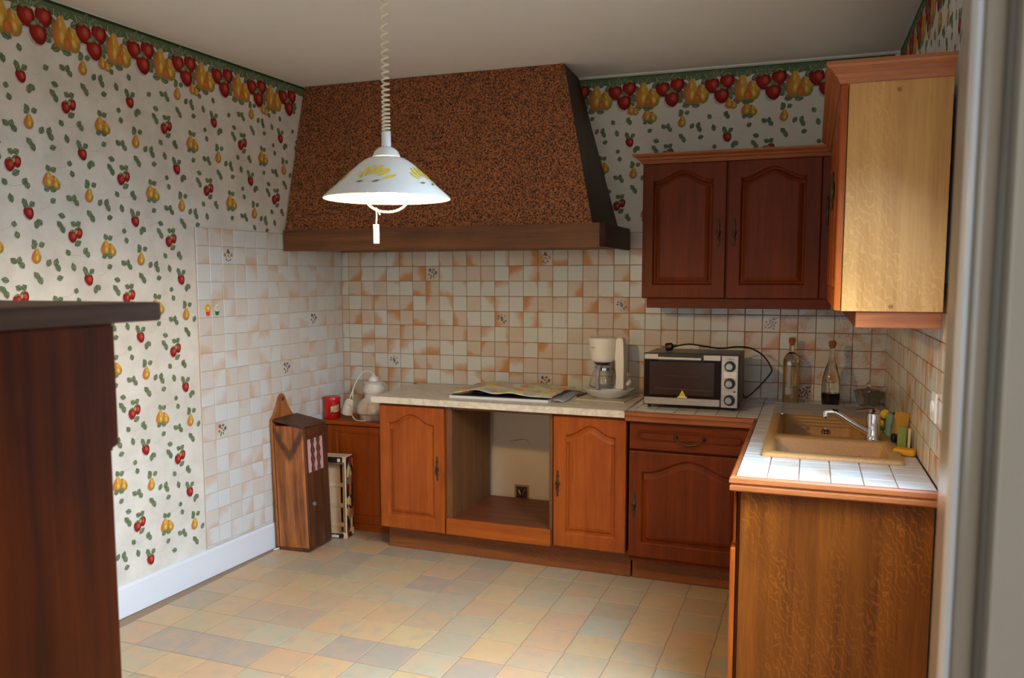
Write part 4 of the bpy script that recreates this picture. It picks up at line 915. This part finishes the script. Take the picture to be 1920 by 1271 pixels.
bm = BM(); lathe(bm, [(0, 0.004), (0.038, 0.0), (0.043, 0.006), (0.0455, 0.05), (0.0465, 0.10), (0.041, 0.145), (0.028, 0.195), (0.016, 0.232), (0.0125, 0.262), (0.012, 0.280), (0.015, 0.284), (0.015, 0.294), (0, 0.295)], 32); obj('glass', bm, m_glass, b, smooth=True, angle=50)
bm = BM(); lathe(bm, [(0, 0.006), (0.036, 0.003), (0.041, 0.008), (0.0435, 0.05), (0.0437, 0.066), (0, 0.066)], 32); obj('liquid', bm, m_dark_liq, b, smooth=True, angle=50)
bm = BM(); lathe(bm, [(0, 0.296), (0.011, 0.296), (0.0165, 0.304), (0.0175, 0.326), (0.015, 0.332), (0, 0.332)], 16); obj('cork', bm, m_cork, b, smooth=True)
b = thing('smoked_bowl', 'grey smoked glass bowl with a knobbed glass lid in the corner by the wall', 'bowl', (3.135, -0.095, 0.8935))
bm = BM(); lathe(bm, [(0, 0.003), (0.044, 0.0), (0.048, 0.004), (0.060, 0.035), (0.068, 0.070), (0.070, 0.074), (0.066, 0.074), (0.056, 0.036), (0.045, 0.008), (0, 0.008)], 4*8, Matrix.Rotation(PI/4, 4, 'Z')); obj('bowl', bm, m_glass_g, b, smooth=True, angle=50)
bm = BM(); lathe(bm, [(0.064, 0.076), (0.050, 0.084), (0.016, 0.090), (0.010, 0.096), (0.013, 0.108), (0.010, 0.118), (0, 0.120), (0, 0.084), (0.05, 0.078)], 28); obj('lid', bm, m_glass, b, smooth=True, angle=50)

# ------------------------------------------------------------------ washing-up things right of the sink
def standbox(name, a, b, loc, rot, m, label, cat, bev=0.006, seg=3):
    bm = BM(); box(bm, a, b, bev, seg); o = obj(name, bm, m, None, smooth=True); o.location = loc; o.rotation_euler = rot; return tag(o, label, cat)
zt0 = 0.8935
cd = thing('sponge_caddy', 'pale green plastic sponge caddy beside the sink', 'caddy', (3.205, -1.150, zt0), -0.03)
bx('back_plate', (-0.004, -0.07, 0.004), (0.002, 0.06, 0.033), m_lgreen, cd); bx('side_plate', (-0.030, -0.078, 0.0), (0.002, -0.070, 0.085), m_lgreen, cd, 0.002); bx('base_plate', (-0.032, -0.07, 0.0), (0.002, 0.06, 0.004), m_lgreen, cd, 0.001)
standbox('cream_scraper', (-0.004, -0.010, 0), (0.004, 0.010, 0.085), (3.210, -1.258, zt0+0.001), (0.03, 0, 0), m_cream, 'narrow cream plastic scraper standing against the tiles', 'scraper', 0.002)
standbox('tan_sponge', (-0.028, -0.014, 0), (0.028, 0.014, 0.092), (3.186, -1.115, zt0+0.0345), (-0.10, 0.16, 0.0), m_sponge_o, 'tan upright sponge on top of the green caddy', 'sponge')
standbox('aqua_scourer', (-0.020, -0.034, 0), (0.000, 0.034, 0.10), (3.168, -1.015, zt0+0.006), (0.10, 0.05, 0.1), m_bgreen, 'aqua foam scourer standing behind the tan sponge', 'sponge', 0.008, 3)
standbox('green_scourer', (0.0, -0.034, 0), (0.016, 0.034, 0.10), (3.170, -1.022, zt0+0.006), (0.10, 0.05, 0.1), m_green, 'dark green scouring pad pressed against the aqua foam', 'scouring pad', 0.005, 2)
standbox('yellow_sponge', (-0.038, -0.026, 0), (0.038, 0.026, 0.024), (3.190, -1.345, zt0+0.0005), (0, 0, -0.35), m_sponge_y, 'bright yellow sponge lying flat at the front of the caddy', 'sponge', 0.007, 3)
standbox('black_stopper', (-0.012, -0.012, 0), (0.012, 0.012, 0.03), (3.168, -1.175, zt0+0.0155), (0, 0, 0.3), m_black, 'small black stopper on the sink rim by the caddy', 'stopper', 0.006, 3)
fl = thing('flower_ornament', 'yellow artificial flower with green leaves beside the scourers', 'ornament', (3.140, -0.985, 0.909))
bm = BM(); tube(bm, [(0, 0, 0), (0.002, 0, 0.04), (0.006, 0, 0.07)], 0.003, 8); obj('stem', bm, m_leaf, fl, smooth=True)
for p_, r_ in (((0.006, -0.004, 0.080), 0.017), ((-0.010, -0.006, 0.042), 0.012)):
    bm = BM()
    for k in range(7):
        a = k*2*PI/7; bmesh.ops.create_uvsphere(bm, u_segments=8, v_segments=6, radius=r_*0.55, matrix=Matrix.Translation((p_[0]+r_*0.6*math.cos(a), p_[1], p_[2]+r_*0.6*math.sin(a))) @ Matrix.Scale(0.6, 4, (0, 1, 0)))
    bmesh.ops.create_uvsphere(bm, u_segments=10, v_segments=8, radius=r_*0.6, matrix=Matrix.Translation(p_)); obj('bloom', bm, m_flower, fl, smooth=True)
for k in range(6):
    a = k*1.05; bm = BM(); bmesh.ops.create_uvsphere(bm, u_segments=8, v_segments=6, radius=1.0, matrix=Matrix.Translation((-0.004+0.014*math.cos(a), 0.006*math.sin(a), 0.018+0.006*(k % 3))) @ Matrix.Rotation(a, 4, 'Y') @ Matrix.Diagonal((0.015, 0.004, 0.008, 1))); obj('leaf', bm, m_leaf, fl, smooth=True)

# ------------------------------------------------------------------ sockets
def socket(name, label, f, s0, s1, z0, z1, h):
    bm = BM(); quadbox(bm, f, s0, s1, z0, z1, h, h+0.008); bmesh.ops.bevel(bm, geom=bm.edges[:], offset=0.002, segments=1, affect='EDGES'); return bm
bm = socket('', '', PR, 1.700, 1.785, 1.085, 1.180, 0.0062); ro = obj('wall_socket', bm, m_ivory); tag(ro, 'cream wall socket on the tiles right of the sink', 'socket')
bm = BM(); lathe(bm, [(0, 0.004), (0.017, 0.004), (0.019, 0.006), (0.022, 0.006), (0.023, 0)], 24, Matrix.Translation(PR(1.742, 1.133, 0.0142)) @ Matrix.Rotation(-PI/2, 4, 'Y')); obj('outlet_face', bm, m_white, ro, smooth=True)
bm = socket('', '', PB, 2.092, 2.268, 1.095, 1.178, 0.0062); ro = obj('wall_socket', bm, m_ivory); tag(ro, 'long cream double socket behind the toaster oven', 'socket')
for xx in (2.135, 2.225):
    bm = BM(); lathe(bm, [(0, 0.004), (0.018, 0.004), (0.021, 0.006), (0.022, 0)], 24, Matrix.Translation((xx, -0.0142, 1.136)) @ Matrix.Rotation(PI/2, 4, 'X')); obj('outlet_face', bm, m_white, ro, smooth=True)
jb = thing('junction_box', 'open electrical box with loose cable ends in the plaster of the oven housing', 'junction box', (1.225, -0.0005, 0.250))
bm = BM()
for a, b in (((-0.046, -0.046), (0.046, -0.036)), ((-0.046, 0.036), (0.046, 0.046)), ((-0.046, -0.036), (-0.036, 0.036)), ((0.036, -0.036), (0.046, 0.036))): box(bm, (a[0], -0.005, a[1]), (b[0], 0, b[1]))
obj('frame', bm, plain('plaster_edge', rgb(176, 140, 110), 0.8), jb); bx('cavity', (-0.036, -0.0012, -0.036), (0.036, 0, 0.036), plain('box_brown', rgb(72, 46, 28), 0.6), jb, 0)
for x0, z0, x1, z1, mm in ((-0.02, 0.01, -0.004, -0.012, m_label), (0.022, 0.014, 0.006, -0.014, m_cork), (0.0, 0.012, 0.002, -0.020, m_black)):
    bm = BM(); tube(bm, smooth_path([(x0, -0.001, z0), ((x0+x1)/2, -0.014, (z0+z1)/2+0.006), (x1, -0.010, z1)]), 0.005, 8); obj('cable_end', bm, mm, jb, smooth=True)

# ------------------------------------------------------------------ corner cupboard: tin and upturned lamp
tn = thing('biscuit_tin', 'red lacquered tin with a cream paper label, in the corner', 'tin', (0.056, -0.235, 0.6795))
bm = BM(); lathe(bm, [(0, 0), (0.048, 0), (0.050, 0.003), (0.050, 0.118), (0.048, 0.120), (0, 0.120)], 32); obj('body', bm, m_red, tn, smooth=True)
bm = BM(); lathe(bm, [(0.0505, 0.112), (0.052, 0.114), (0.052, 0.132), (0.050, 0.135), (0.046, 0.133), (0, 0.133)], 32); obj('lid', bm, m_red, tn, smooth=True)
bm = BM(); R_ = 0.0506; A0, A1 = -1.20, -0.10; n = 10
for hh in (0,):
    lo = [bm.verts.new((R_*math.cos(A0+(A1-A0)*k/n), R_*math.sin(A0+(A1-A0)*k/n), 0.040+0.006*k/n)) for k in range(n+1)]; hi = [bm.verts.new((R_*math.cos(A0+(A1-A0)*k/n), R_*math.sin(A0+(A1-A0)*k/n), 0.078+0.012*k/n)) for k in range(n+1)]
    for k in range(n): bm.faces.new((lo[k], lo[k+1], hi[k+1], hi[k]))
obj('paper_label', bm, m_label, tn, smooth=True)
pt = Print(lambda s, z, h: Vector(((0.0508+h)*math.cos(s), (0.0508+h)*math.sin(s), z)))
for row, (za, amp) in enumerate(((0.076, 0.004), (0.064, 0.002), (0.056, 0.002), (0.050, 0.0015))):
    for k in range(16):
        a0 = -0.95+0.05*k; q = za+0.0008*k+amp*math.sin(k*2.1+row); pt.poly([(a0, q), (a0+0.035, q+0.001), (a0+0.035, q+0.0028), (a0, q+0.002)], rgb(110, 84, 56))
for k in range(14): a = k*0.9; pt.ell(-1.02+0.05*math.cos(a)*(k % 3), 0.034+0.010*math.sin(a), 0.07, 0.006, 0, (rgb(40, 24, 44), rgb(222, 170, 150), rgb(52, 40, 70), rgb(170, 60, 90))[k % 4], rgb(90, 30, 40), 8)
pt.build('printed_picture', m_print, tn, False)
lp = thing('upturned_lamp', 'white ceramic lamp standing upside down with its cord and socket hanging over', 'lamp', (0.322, -0.185, 0.6785))
bm = BM(); lathe(bm, [(0, 0.0), (0.082, 0.0), (0.086, 0.006), (0.090, 0.036), (0.112, 0.044), (0.116, 0.052), (0.108, 0.080), (0.090, 0.112), (0.062, 0.130), (0.056, 0.136), (0.056, 0.158), (0.060, 0.162), (0.066, 0.176), (0.064, 0.198), (0.054, 0.212), (0.054, 0.222), (0.060, 0.226), (0.060, 0.230), (0.052, 0.234), (0, 0.236)], 40); obj('ceramic_body', bm, m_ceramic, lp, smooth=True, angle=50)
bm = BM(); lathe(bm, [(0, 0.2365), (0.031, 0.2365), (0.031, 0.246), (0.026, 0.262), (0.012, 0.272), (0.008, 0.280), (0, 0.281)], 24); obj('cord_cap', bm, m_white, lp, smooth=True)
bm = BM(); tube(bm, smooth_path([(0, 0, 0.278), (-0.016, -0.02, 0.300), (-0.045, -0.05, 0.296), (-0.070, -0.085, 0.245), (-0.085, -0.105, 0.190), (-0.096, -0.118, 0.150), (-0.104, -0.118, 0.128)]), 0.0035, 8); tube(bm, smooth_path([(-0.085, -0.105, 0.190), (-0.082, -0.110, 0.165), (-0.084, -0.112, 0.145)]), 0.0028, 8); obj('cord', bm, m_white, lp, smooth=True); bm = BM(); tube(bm, smooth_path([(-0.092, -0.108, 0.035), (-0.075, -0.105, 0.010), (-0.05, -0.105, 0.0045), (0.0, -0.104, 0.0045)]), 0.0035, 8); obj('cord', bm, m_white, lp, smooth=True)
bm = BM(); lathe(bm, [(0, 0.055), (0.016, 0.050), (0.026, 0.036), (0.032, 0.0), (0.033, -0.040), (0.030, -0.044), (0, -0.040)], 24, Matrix.Translation((-0.112, -0.116, 0.084)) @ Matrix.Rotation(0.20, 4, 'Y')); obj('lamp_socket', bm, m_white, lp, smooth=True)
bm = BM(); box(bm, (-0.020, -0.001, -0.018), (0.020, 0.001, 0.018), 0, 1, Matrix.Translation((-0.080, -0.152, 0.124)) @ Matrix.Rotation(0.18, 4, 'Y')); obj('price_tag', bm, m_paper, lp)

# ------------------------------------------------------------------ bread box on the floor
bb = thing('bread_box', 'tall scorched wooden bread box with gingham behind turned spindles, against the tiled wall', 'bread box', (0.020, -0.765, 0.0))
bb.rotation_euler = (0, -0.032, 0)
BW, BD = 0.198, 0.215      # along x, along y
m_scorch = m_bread.copy(); m_scorch.name = 'scorched_pine_marked'; x = NT.__new__(NT); x.m = m_scorch; x.t = m_scorch.node_tree; x.p = x.t.nodes['Principled BSDF']
sp_ = x.n('SeparateXYZ'); x.set(sp_.inputs[0], x.n('TexCoord').outputs['Object']); nz_ = x.noise(x.coord((1, 1, 0.5)), 30, 3)
dv = x.math('SUBTRACT', x.math('ABSOLUTE', x.math('SUBTRACT', sp_.outputs[0], 0.100)), x.math('MULTIPLY', x.math('SUBTRACT', sp_.outputs[2], 0.535), 0.62))
tt = x.math('DIVIDE', x.math('ADD', dv, x.math('MULTIPLY', x.math('SUBTRACT', nz_, 0.5), 0.05)), 0.030); fs = x.math('SUBTRACT', 1.0, x.math('MULTIPLY', tt, tt), True)
fs = x.math('MULTIPLY', fs, x.math('MULTIPLY', x.math('SUBTRACT', sp_.outputs[2], 0.505), 40.0, True))
old = x.p.inputs['Base Color'].links[0].from_socket; x.base(x.mix(x.math('MULTIPLY', fs, 0.75), old, rgb(44, 28, 20)))
bx('side_panel', (0.004, 0.0, 0.016), (BW, 0.016, 0.715), m_scorch, bb)
bx('side_panel', (0.004, BD-0.016, 0.016), (BW, BD, 0.715), m_bread, bb)
bx('base_board', (-0.004, -0.004, 0.001), (BW+0.006, BD+0.004, 0.016), m_bread_d, bb)
bm = BM(); pts = [(0.0, 0.016), (BD, 0.016), (BD, 0.745), (BD*0.86, 0.775), (BD*0.72, 0.82), (BD*0.64, 0.862), (BD*0.56, 0.882), (BD*0.5, 0.886), (BD*0.44, 0.882), (BD*0.36, 0.862), (BD*0.28, 0.82), (BD*0.14, 0.775), (0, 0.745)]
prism(bm, pts, 0.0, 0.013, Matrix.Rotation(PI/2, 4, 'Z') @ Matrix.Translation((0, -0.004, 0))); o = obj('back_board', bm, m_bread, bb); o.location.x = -0.006
bm = BM(); lathe(bm, [(0, 0.001), (0.008, 0.001), (0.010, 0.002), (0.012, 0.0)], 14, Matrix.Translation((0.0004, BD*0.5, 0.855)) @ Matrix.Rotation(PI/2, 4, 'Y')); obj('hanging_hole', bm, m_bread_d, bb)
bm = BM(); vs = [bm.verts.new(p) for p in ((0.010, -0.008, 0.757), (BW+0.012, -0.008, 0.714), (BW+0.012, BD+0.008, 0.714), (0.010, BD+0.008, 0.757), (0.010, -0.008, 0.742), (BW+0.012, -0.008, 0.700), (BW+0.012, BD+0.008, 0.700), (0.010, BD+0.008, 0.742))]
for q in ((0, 1, 2, 3), (7, 6, 5, 4), (0, 4, 5, 1), (1, 5, 6, 2), (2, 6, 7, 3), (3, 7, 4, 0)): bm.faces.new([vs[i] for i in q])
bmesh.ops.bevel(bm, geom=bm.edges[:], offset=0.003, segments=1, affect='EDGES'); obj('lid', bm, m_bread_d, bb)
bm = BM()     # front board with its window, faces +x
ZW0, ZW1 = 0.445, 0.640
for y0, y1, z0, z1 in ((0, BD, 0.016, ZW0), (0, BD, ZW1, 0.702), (0, 0.016, ZW0, ZW1), (BD-0.030, BD, ZW0, ZW1)): box(bm, (BW, y0, z0), (BW+0.014, y1, z1))
obj('front_board', bm, m_bread_d, bb)
bx('gingham_lining', (BW+0.0005, 0.012, ZW0-0.01), (BW+0.0015, BD-0.026, ZW1+0.01), m_cloth, bb, 0)
for yy in (0.073, 0.130):
    bm = BM(); r0 = 0.0125
    lathe(bm, [(0.009, ZW0), (0.011, ZW0+0.02), (0.006, ZW0+0.04), (0.0135, ZW0+0.075), (0.007, ZW0+0.10), (0.0135, ZW0+0.125), (0.006, ZW0+0.155), (0.011, ZW0+0.175), (0.009, ZW1)], 12, Matrix.Translation((BW+0.008, yy, 0))); obj('spindle', bm, m_bread_d, bb, smooth=True)
bm = BM(); box(bm, (BW+0.014, 0.0, 0.640), (BW+0.019, BD, 0.652), 0.002); obj('ledge', bm, m_bread_d, bb)
bm = BM(); lathe(bm, [(0, 0.016), (0.010, 0.014), (0.013, 0.008), (0.008, 0.002), (0.009, 0)], 16, Matrix.Translation((BW+0.014, 0.045, 0.268)) @ Matrix.Rotation(PI/2, 4, 'Y')); obj('knob', bm, plain('grey_knob', rgb(120, 112, 108), 0.4), bb, smooth=True)

# ------------------------------------------------------------------ fruit crate on end
cr = thing('fruit_crate', 'shallow wooden fruit crate with printed edges standing on end beside the bread box', 'crate', (0.288, -0.474, 0.0), 0.10)
CW, CDp, CH = 0.27, 0.095, 0.495    # left of origin, behind, tall
bx('end_board', (-CW, 0.0, 0.001), (0, CDp, 0.012), m_crate, cr); bx('end_board', (-CW, 0.0, CH-0.012), (0, CDp, CH), m_crate, cr)
bx('printed_strip', (-CW, -0.003, 0.002), (-0.022, -0.0002, 0.030), m_crprint, cr, 0); bx('printed_strip', (-CW, -0.003, CH-0.034), (-0.022, -0.0002, CH-0.001), plain('black_print', rgb(24, 20, 22), 0.5), cr, 0)
bx('barcode_label', (-0.052, -0.0042, CH-0.030), (-0.034, -0.0032, CH-0.010), m_paper, cr, 0); bx('white_label', (-0.10, -0.0042, 0.006), (-0.052, -0.0032, 0.022), m_paper, cr, 0)
bx('side_board', (-0.010, 0.0, 0.0125), (0.0, CDp-0.006, CH-0.0125), m_crate, cr); bx('side_board', (-CW, 0.0, 0.0125), (-CW+0.01, CDp-0.006, CH-0.0125), m_crate, cr)
bx('printed_side', (0.0002, 0.001, 0.003), (0.002, CDp-0.004, CH-0.003), m_crprint, cr, 0)
for x0, x1 in ((-CW, -0.082), (-0.066, -0.0)): bx('slat', (x0, CDp-0.005, 0.002), (x1, CDp, CH-0.002), m_crate, cr, 0.001)
for z0 in (0.045, 0.165, 0.290, 0.430): bx('batten', (-CW+0.011, CDp-0.0095, z0), (-0.011, CDp-0.0055, z0+0.026), m_crate, cr, 0.001)
for z0 in (0.013, CH-0.034):
    bx('corner_block', (-0.030, 0.004, z0), (-0.0105, 0.030, z0+0.021), m_crate, cr, 0.001)
bm = BM(); tube(bm, [(0.005, -0.800, 0.006), (0.022, -0.752, 0.006)], 0.005, 10); tag(obj('chalk_stub', bm, m_white, smooth=True), 'small white stub lying on the floor by the bread box', 'stub')

# ------------------------------------------------------------------ flower magnets on the left tiles
def magnet(s, z, petal, centre, pot, label, m_leafc):
    m = thing('flower_magnet', label, 'magnet', PL(s, z, 0.0066)); m.rotation_euler = (PI/2, 0, PI/2-AL)
    for k in range(9):
        a = 2*PI*k/9; bm = BM(); bmesh.ops.create_uvsphere(bm, u_segments=8, v_segments=6, radius=1, matrix=Matrix.Translation((0.011*math.cos(a), 0.006+0.013*math.sin(a), 0.003)) @ Matrix.Rotation(a, 4, 'Z') @ Matrix.Diagonal((0.010, 0.0052, 0.003, 1))); obj('petal', bm, petal, m, smooth=True)
    bm = BM(); bmesh.ops.create_uvsphere(bm, u_segments=12, v_segments=8, radius=1, matrix=Matrix.Translation((0, 0.006, 0.005)) @ Matrix.Diagonal((0.0075, 0.0075, 0.003, 1))); obj('centre', bm, centre, m, smooth=True)
    bm = BM(); prism(bm, [(-0.013, -0.012), (-0.009, -0.032), (0.009, -0.032), (0.013, -0.012)], 0.0, 0.005, Matrix.Rotation(-PI/2, 4, 'X') @ Matrix.Scale(-1, 4, (0, 0, 1)) if False else Matrix(((1, 0, 0, 0), (0, 0, 1, 0), (0, 1, 0, 0), (0, 0, 0, 1)))); obj('pot', bm, pot, m)
magnet(-1.212, 1.388, plain('magnet_yellow', rgb(230, 176, 10), 0.3), m_white, plain('magnet_red', rgb(226, 60, 60), 0.3), 'yellow flower magnet in a red pot, on the pale tiles', m_leaf)
magnet(-1.146, 1.388, m_enamel, plain('daisy_yellow', rgb(220, 190, 30), 0.4), plain('magnet_green', rgb(24, 120, 90), 0.3), 'white daisy magnet in a green pot, on the pale tiles', m_leaf)

# ------------------------------------------------------------------ dark cabinet in the left foreground
fc = thing('tall_sideboard', 'dark stained sideboard standing very close at the left edge', 'sideboard', (1.95, -3.785, 0))
bm = BM(); prism(bm, [(-0.75, 0.001), (-0.020, 0.001), (-0.014, 1.312), (-0.001, 1.316), (0.0, 1.4835), (-0.75, 1.4835)], 0, 0.034, Matrix(((0, 1, 0, -0.034), (1, 0, 0, 0), (0, 0, 1, 0), (0, 0, 0, 1))))
bmesh.ops.bevel(bm, geom=bm.edges[:], offset=0.003, segments=2, affect='EDGES'); obj('side_panel', bm, m_furn, fc)
bx('carcass', (-0.46, -0.745, 0.001), (-0.0345, -0.022, 1.480), m_furn, fc, 0.003)
bx('top_board', (-0.50, -0.80, 1.484), (0.006, 0.082, 1.511), m_furn_d, fc, 0.005, 3)

# ------------------------------------------------------------------ pendant lamp
pn = thing('pendant_lamp', 'white pendant lamp with yellow painted flowers, lit, on a coiled cord', 'pendant lamp', PEN)
prof = [(0.187, 0.0), (0.184, 0.004), (0.150, 0.034), (0.112, 0.070), (0.080, 0.098), (0.066, 0.108), (0.054, 0.115), (0.040, 0.119)]
x = NT('lamp_shade_enamel', 0.22); x.base(rgb(224, 226, 224)); m_shade = x.m
bm = BM(); inner = [(r-0.0025, z-0.002) for r, z in prof]; lathe(bm, prof+[(0.036, 0.1185)]+inner[::-1]+[prof[0]], 64); obj('shade', bm, m_shade, pn, smooth=True, angle=60)
bm = BM(); lathe(bm, [(0.041, 0.1195), (0.040, 0.124), (0.034, 0.136), (0.024, 0.145), (0.015, 0.149), (0, 0.150)], 32); obj('cap', bm, m_shade, pn, smooth=True)
bm = BM(); lathe(bm, [(0.014, 0.147), (0.0135, 0.190), (0.011, 0.193), (0, 0.193)], 20); obj('stem', bm, m_shade, pn, smooth=True)
bm = BM(); pts = []; z = 0.193; a = 0.0; top = ZC-PEN.z-0.04
while z < top:
    f = (z-0.193)/(top-0.193); pitch = 0.0088+0.038*f**1.0; rad = 0.0105*(1-0.25*f)
    pts.append((rad*math.cos(a), rad*math.sin(a), z)); a += 2*PI/12; z += pitch/12
tube(bm, pts, 0.0031, 6); obj('coiled_cord', bm, plain('cord_cream', rgb(228, 216, 190), 0.5), pn, smooth=True)
bm = BM(); lathe(bm, [(0, top-0.01), (0.012, top-0.01), (0.045, top+0.015), (0.05, top+0.0385), (0, top+0.0385)], 28); obj('ceiling_rose', bm, m_shade, pn, smooth=True)
bm = BM(); lathe(bm, [(0.0, 0.058), (0.018, 0.060), (0.020, 0.11), (0.018, 0.118), (0, 0.118)], 20); obj('bulb_holder', bm, m_white, pn, smooth=True)
bm = BM(); bmesh.ops.create_uvsphere(bm, u_segments=20, v_segments=14, radius=0.029, matrix=Matrix.Translation((0, 0, 0.020))); obj('bulb', bm, m_bulb, pn, smooth=True)
bm = BM(); ax = Vector((r2.x, r2.y, 0)).normalized()
tube(bm, [ax*(0.062*math.cos(t))+Vector((0, 0, 0.000-0.040*math.sin(t) if 0 <= t <= PI else 0)) for t in [PI*k/20 for k in range(21)]], 0.0035, 8)
for sg in (-1, 1): tube(bm, [ax*(0.062*sg)+Vector((0, 0, 0)), ax*(0.060*sg)+Vector((0, 0, 0.05)), ax*(0.03*sg)+Vector((0, 0, 0.105))], 0.003, 6)
obj('pull_handle', bm, m_white, pn, smooth=True)
bm = BM(); k0 = ax*-0.034
tube(bm, smooth_path([k0+Vector((0, 0, -0.028)), k0+ax*0.008+Vector((0, 0, -0.040)), k0+ax*0.012+Vector((0, 0, -0.048))]), 0.0022, 6)
tube(bm, smooth_path([k0+Vector((0, 0, -0.030)), k0+ax*0.002+Vector((0, 0, -0.05)), k0+ax*0.0+Vector((0, 0, -0.078))]), 0.0018, 6); obj('pull_string', bm, m_white, pn, smooth=True)
bm = BM(); box(bm, (-0.0085, -0.002, -0.132), (0.0085, 0.002, -0.076), 0.001, 1, Matrix.Translation(k0) @ Matrix.Rotation(math.atan2(ax.y, ax.x), 4, 'Z')); obj('pull_tag', bm, m_white, pn)
# painted flowers on the shade (s = angle around, z = height)
def cone(s, z, hh):
    for (ra, za), (rb, zb_) in zip(prof, prof[1:]):
        if za <= z <= zb_: r = ra+(rb-ra)*(z-za)/(zb_-za); break
    else: r = prof[-1][0] if z > 0.1 else prof[0][0]
    return Vector(((r+0.0008+hh*0.5)*math.cos(s), (r+0.0008+hh*0.5)*math.sin(s), z+0.0006+hh*0.4))
YA, YB = rgb(236, 204, 30), rgb(240, 216, 70); camang = math.atan2(-4.67-PEN.y, 2.8465-PEN.x)
for k in range(5):
    s0 = camang-0.30+k*2*PI/5; fp = Print(cone)
    for ds, dz, L, w, an in ((-0.30, 0.054, 0.034, 0.012, 2.1), (-0.19, 0.064, 0.046, 0.016, 1.75), (-0.05, 0.068, 0.048, 0.013, 1.4), (0.10, 0.068, 0.050, 0.016, 1.05), (0.24, 0.060, 0.050, 0.017, 0.75), (0.34, 0.046, 0.048, 0.010, 0.45)):
        r_ = 0.13; pts = []
        for px, pz in ((-0.5, 0), (-0.2, -0.35), (0.2, -0.5), (0.42, -0.3), (0.5, 0), (0.42, 0.3), (0.2, 0.5), (-0.2, 0.35)):
            ua = px*L*math.cos(an)-pz*w*math.sin(an); ub = px*L*math.sin(an)+pz*w*math.cos(an); pts.append((s0+ds+ua/r_, dz+ub*0.72))
        fp.fan(pts, lambda a_, b_: YA, None, YB); fp.lift = 0.0006
    for ds, an in ((-0.22, 0.2), (0.10, 0.35)):
        pts = [(s0+ds+(px*0.028*math.cos(an))/0.15, 0.034+px*0.028*math.sin(an)*0.6+pz*0.006) for px, pz in ((-0.5, 0), (0, -0.5), (0.5, 0), (0, 0.5))]; fp.fan(pts, lambda a_, b_: rgb(120, 130, 92), None, rgb(90, 100, 74)); fp.lift = 0.0006
    fp.build('painted_flower', m_glaze, pn, False)
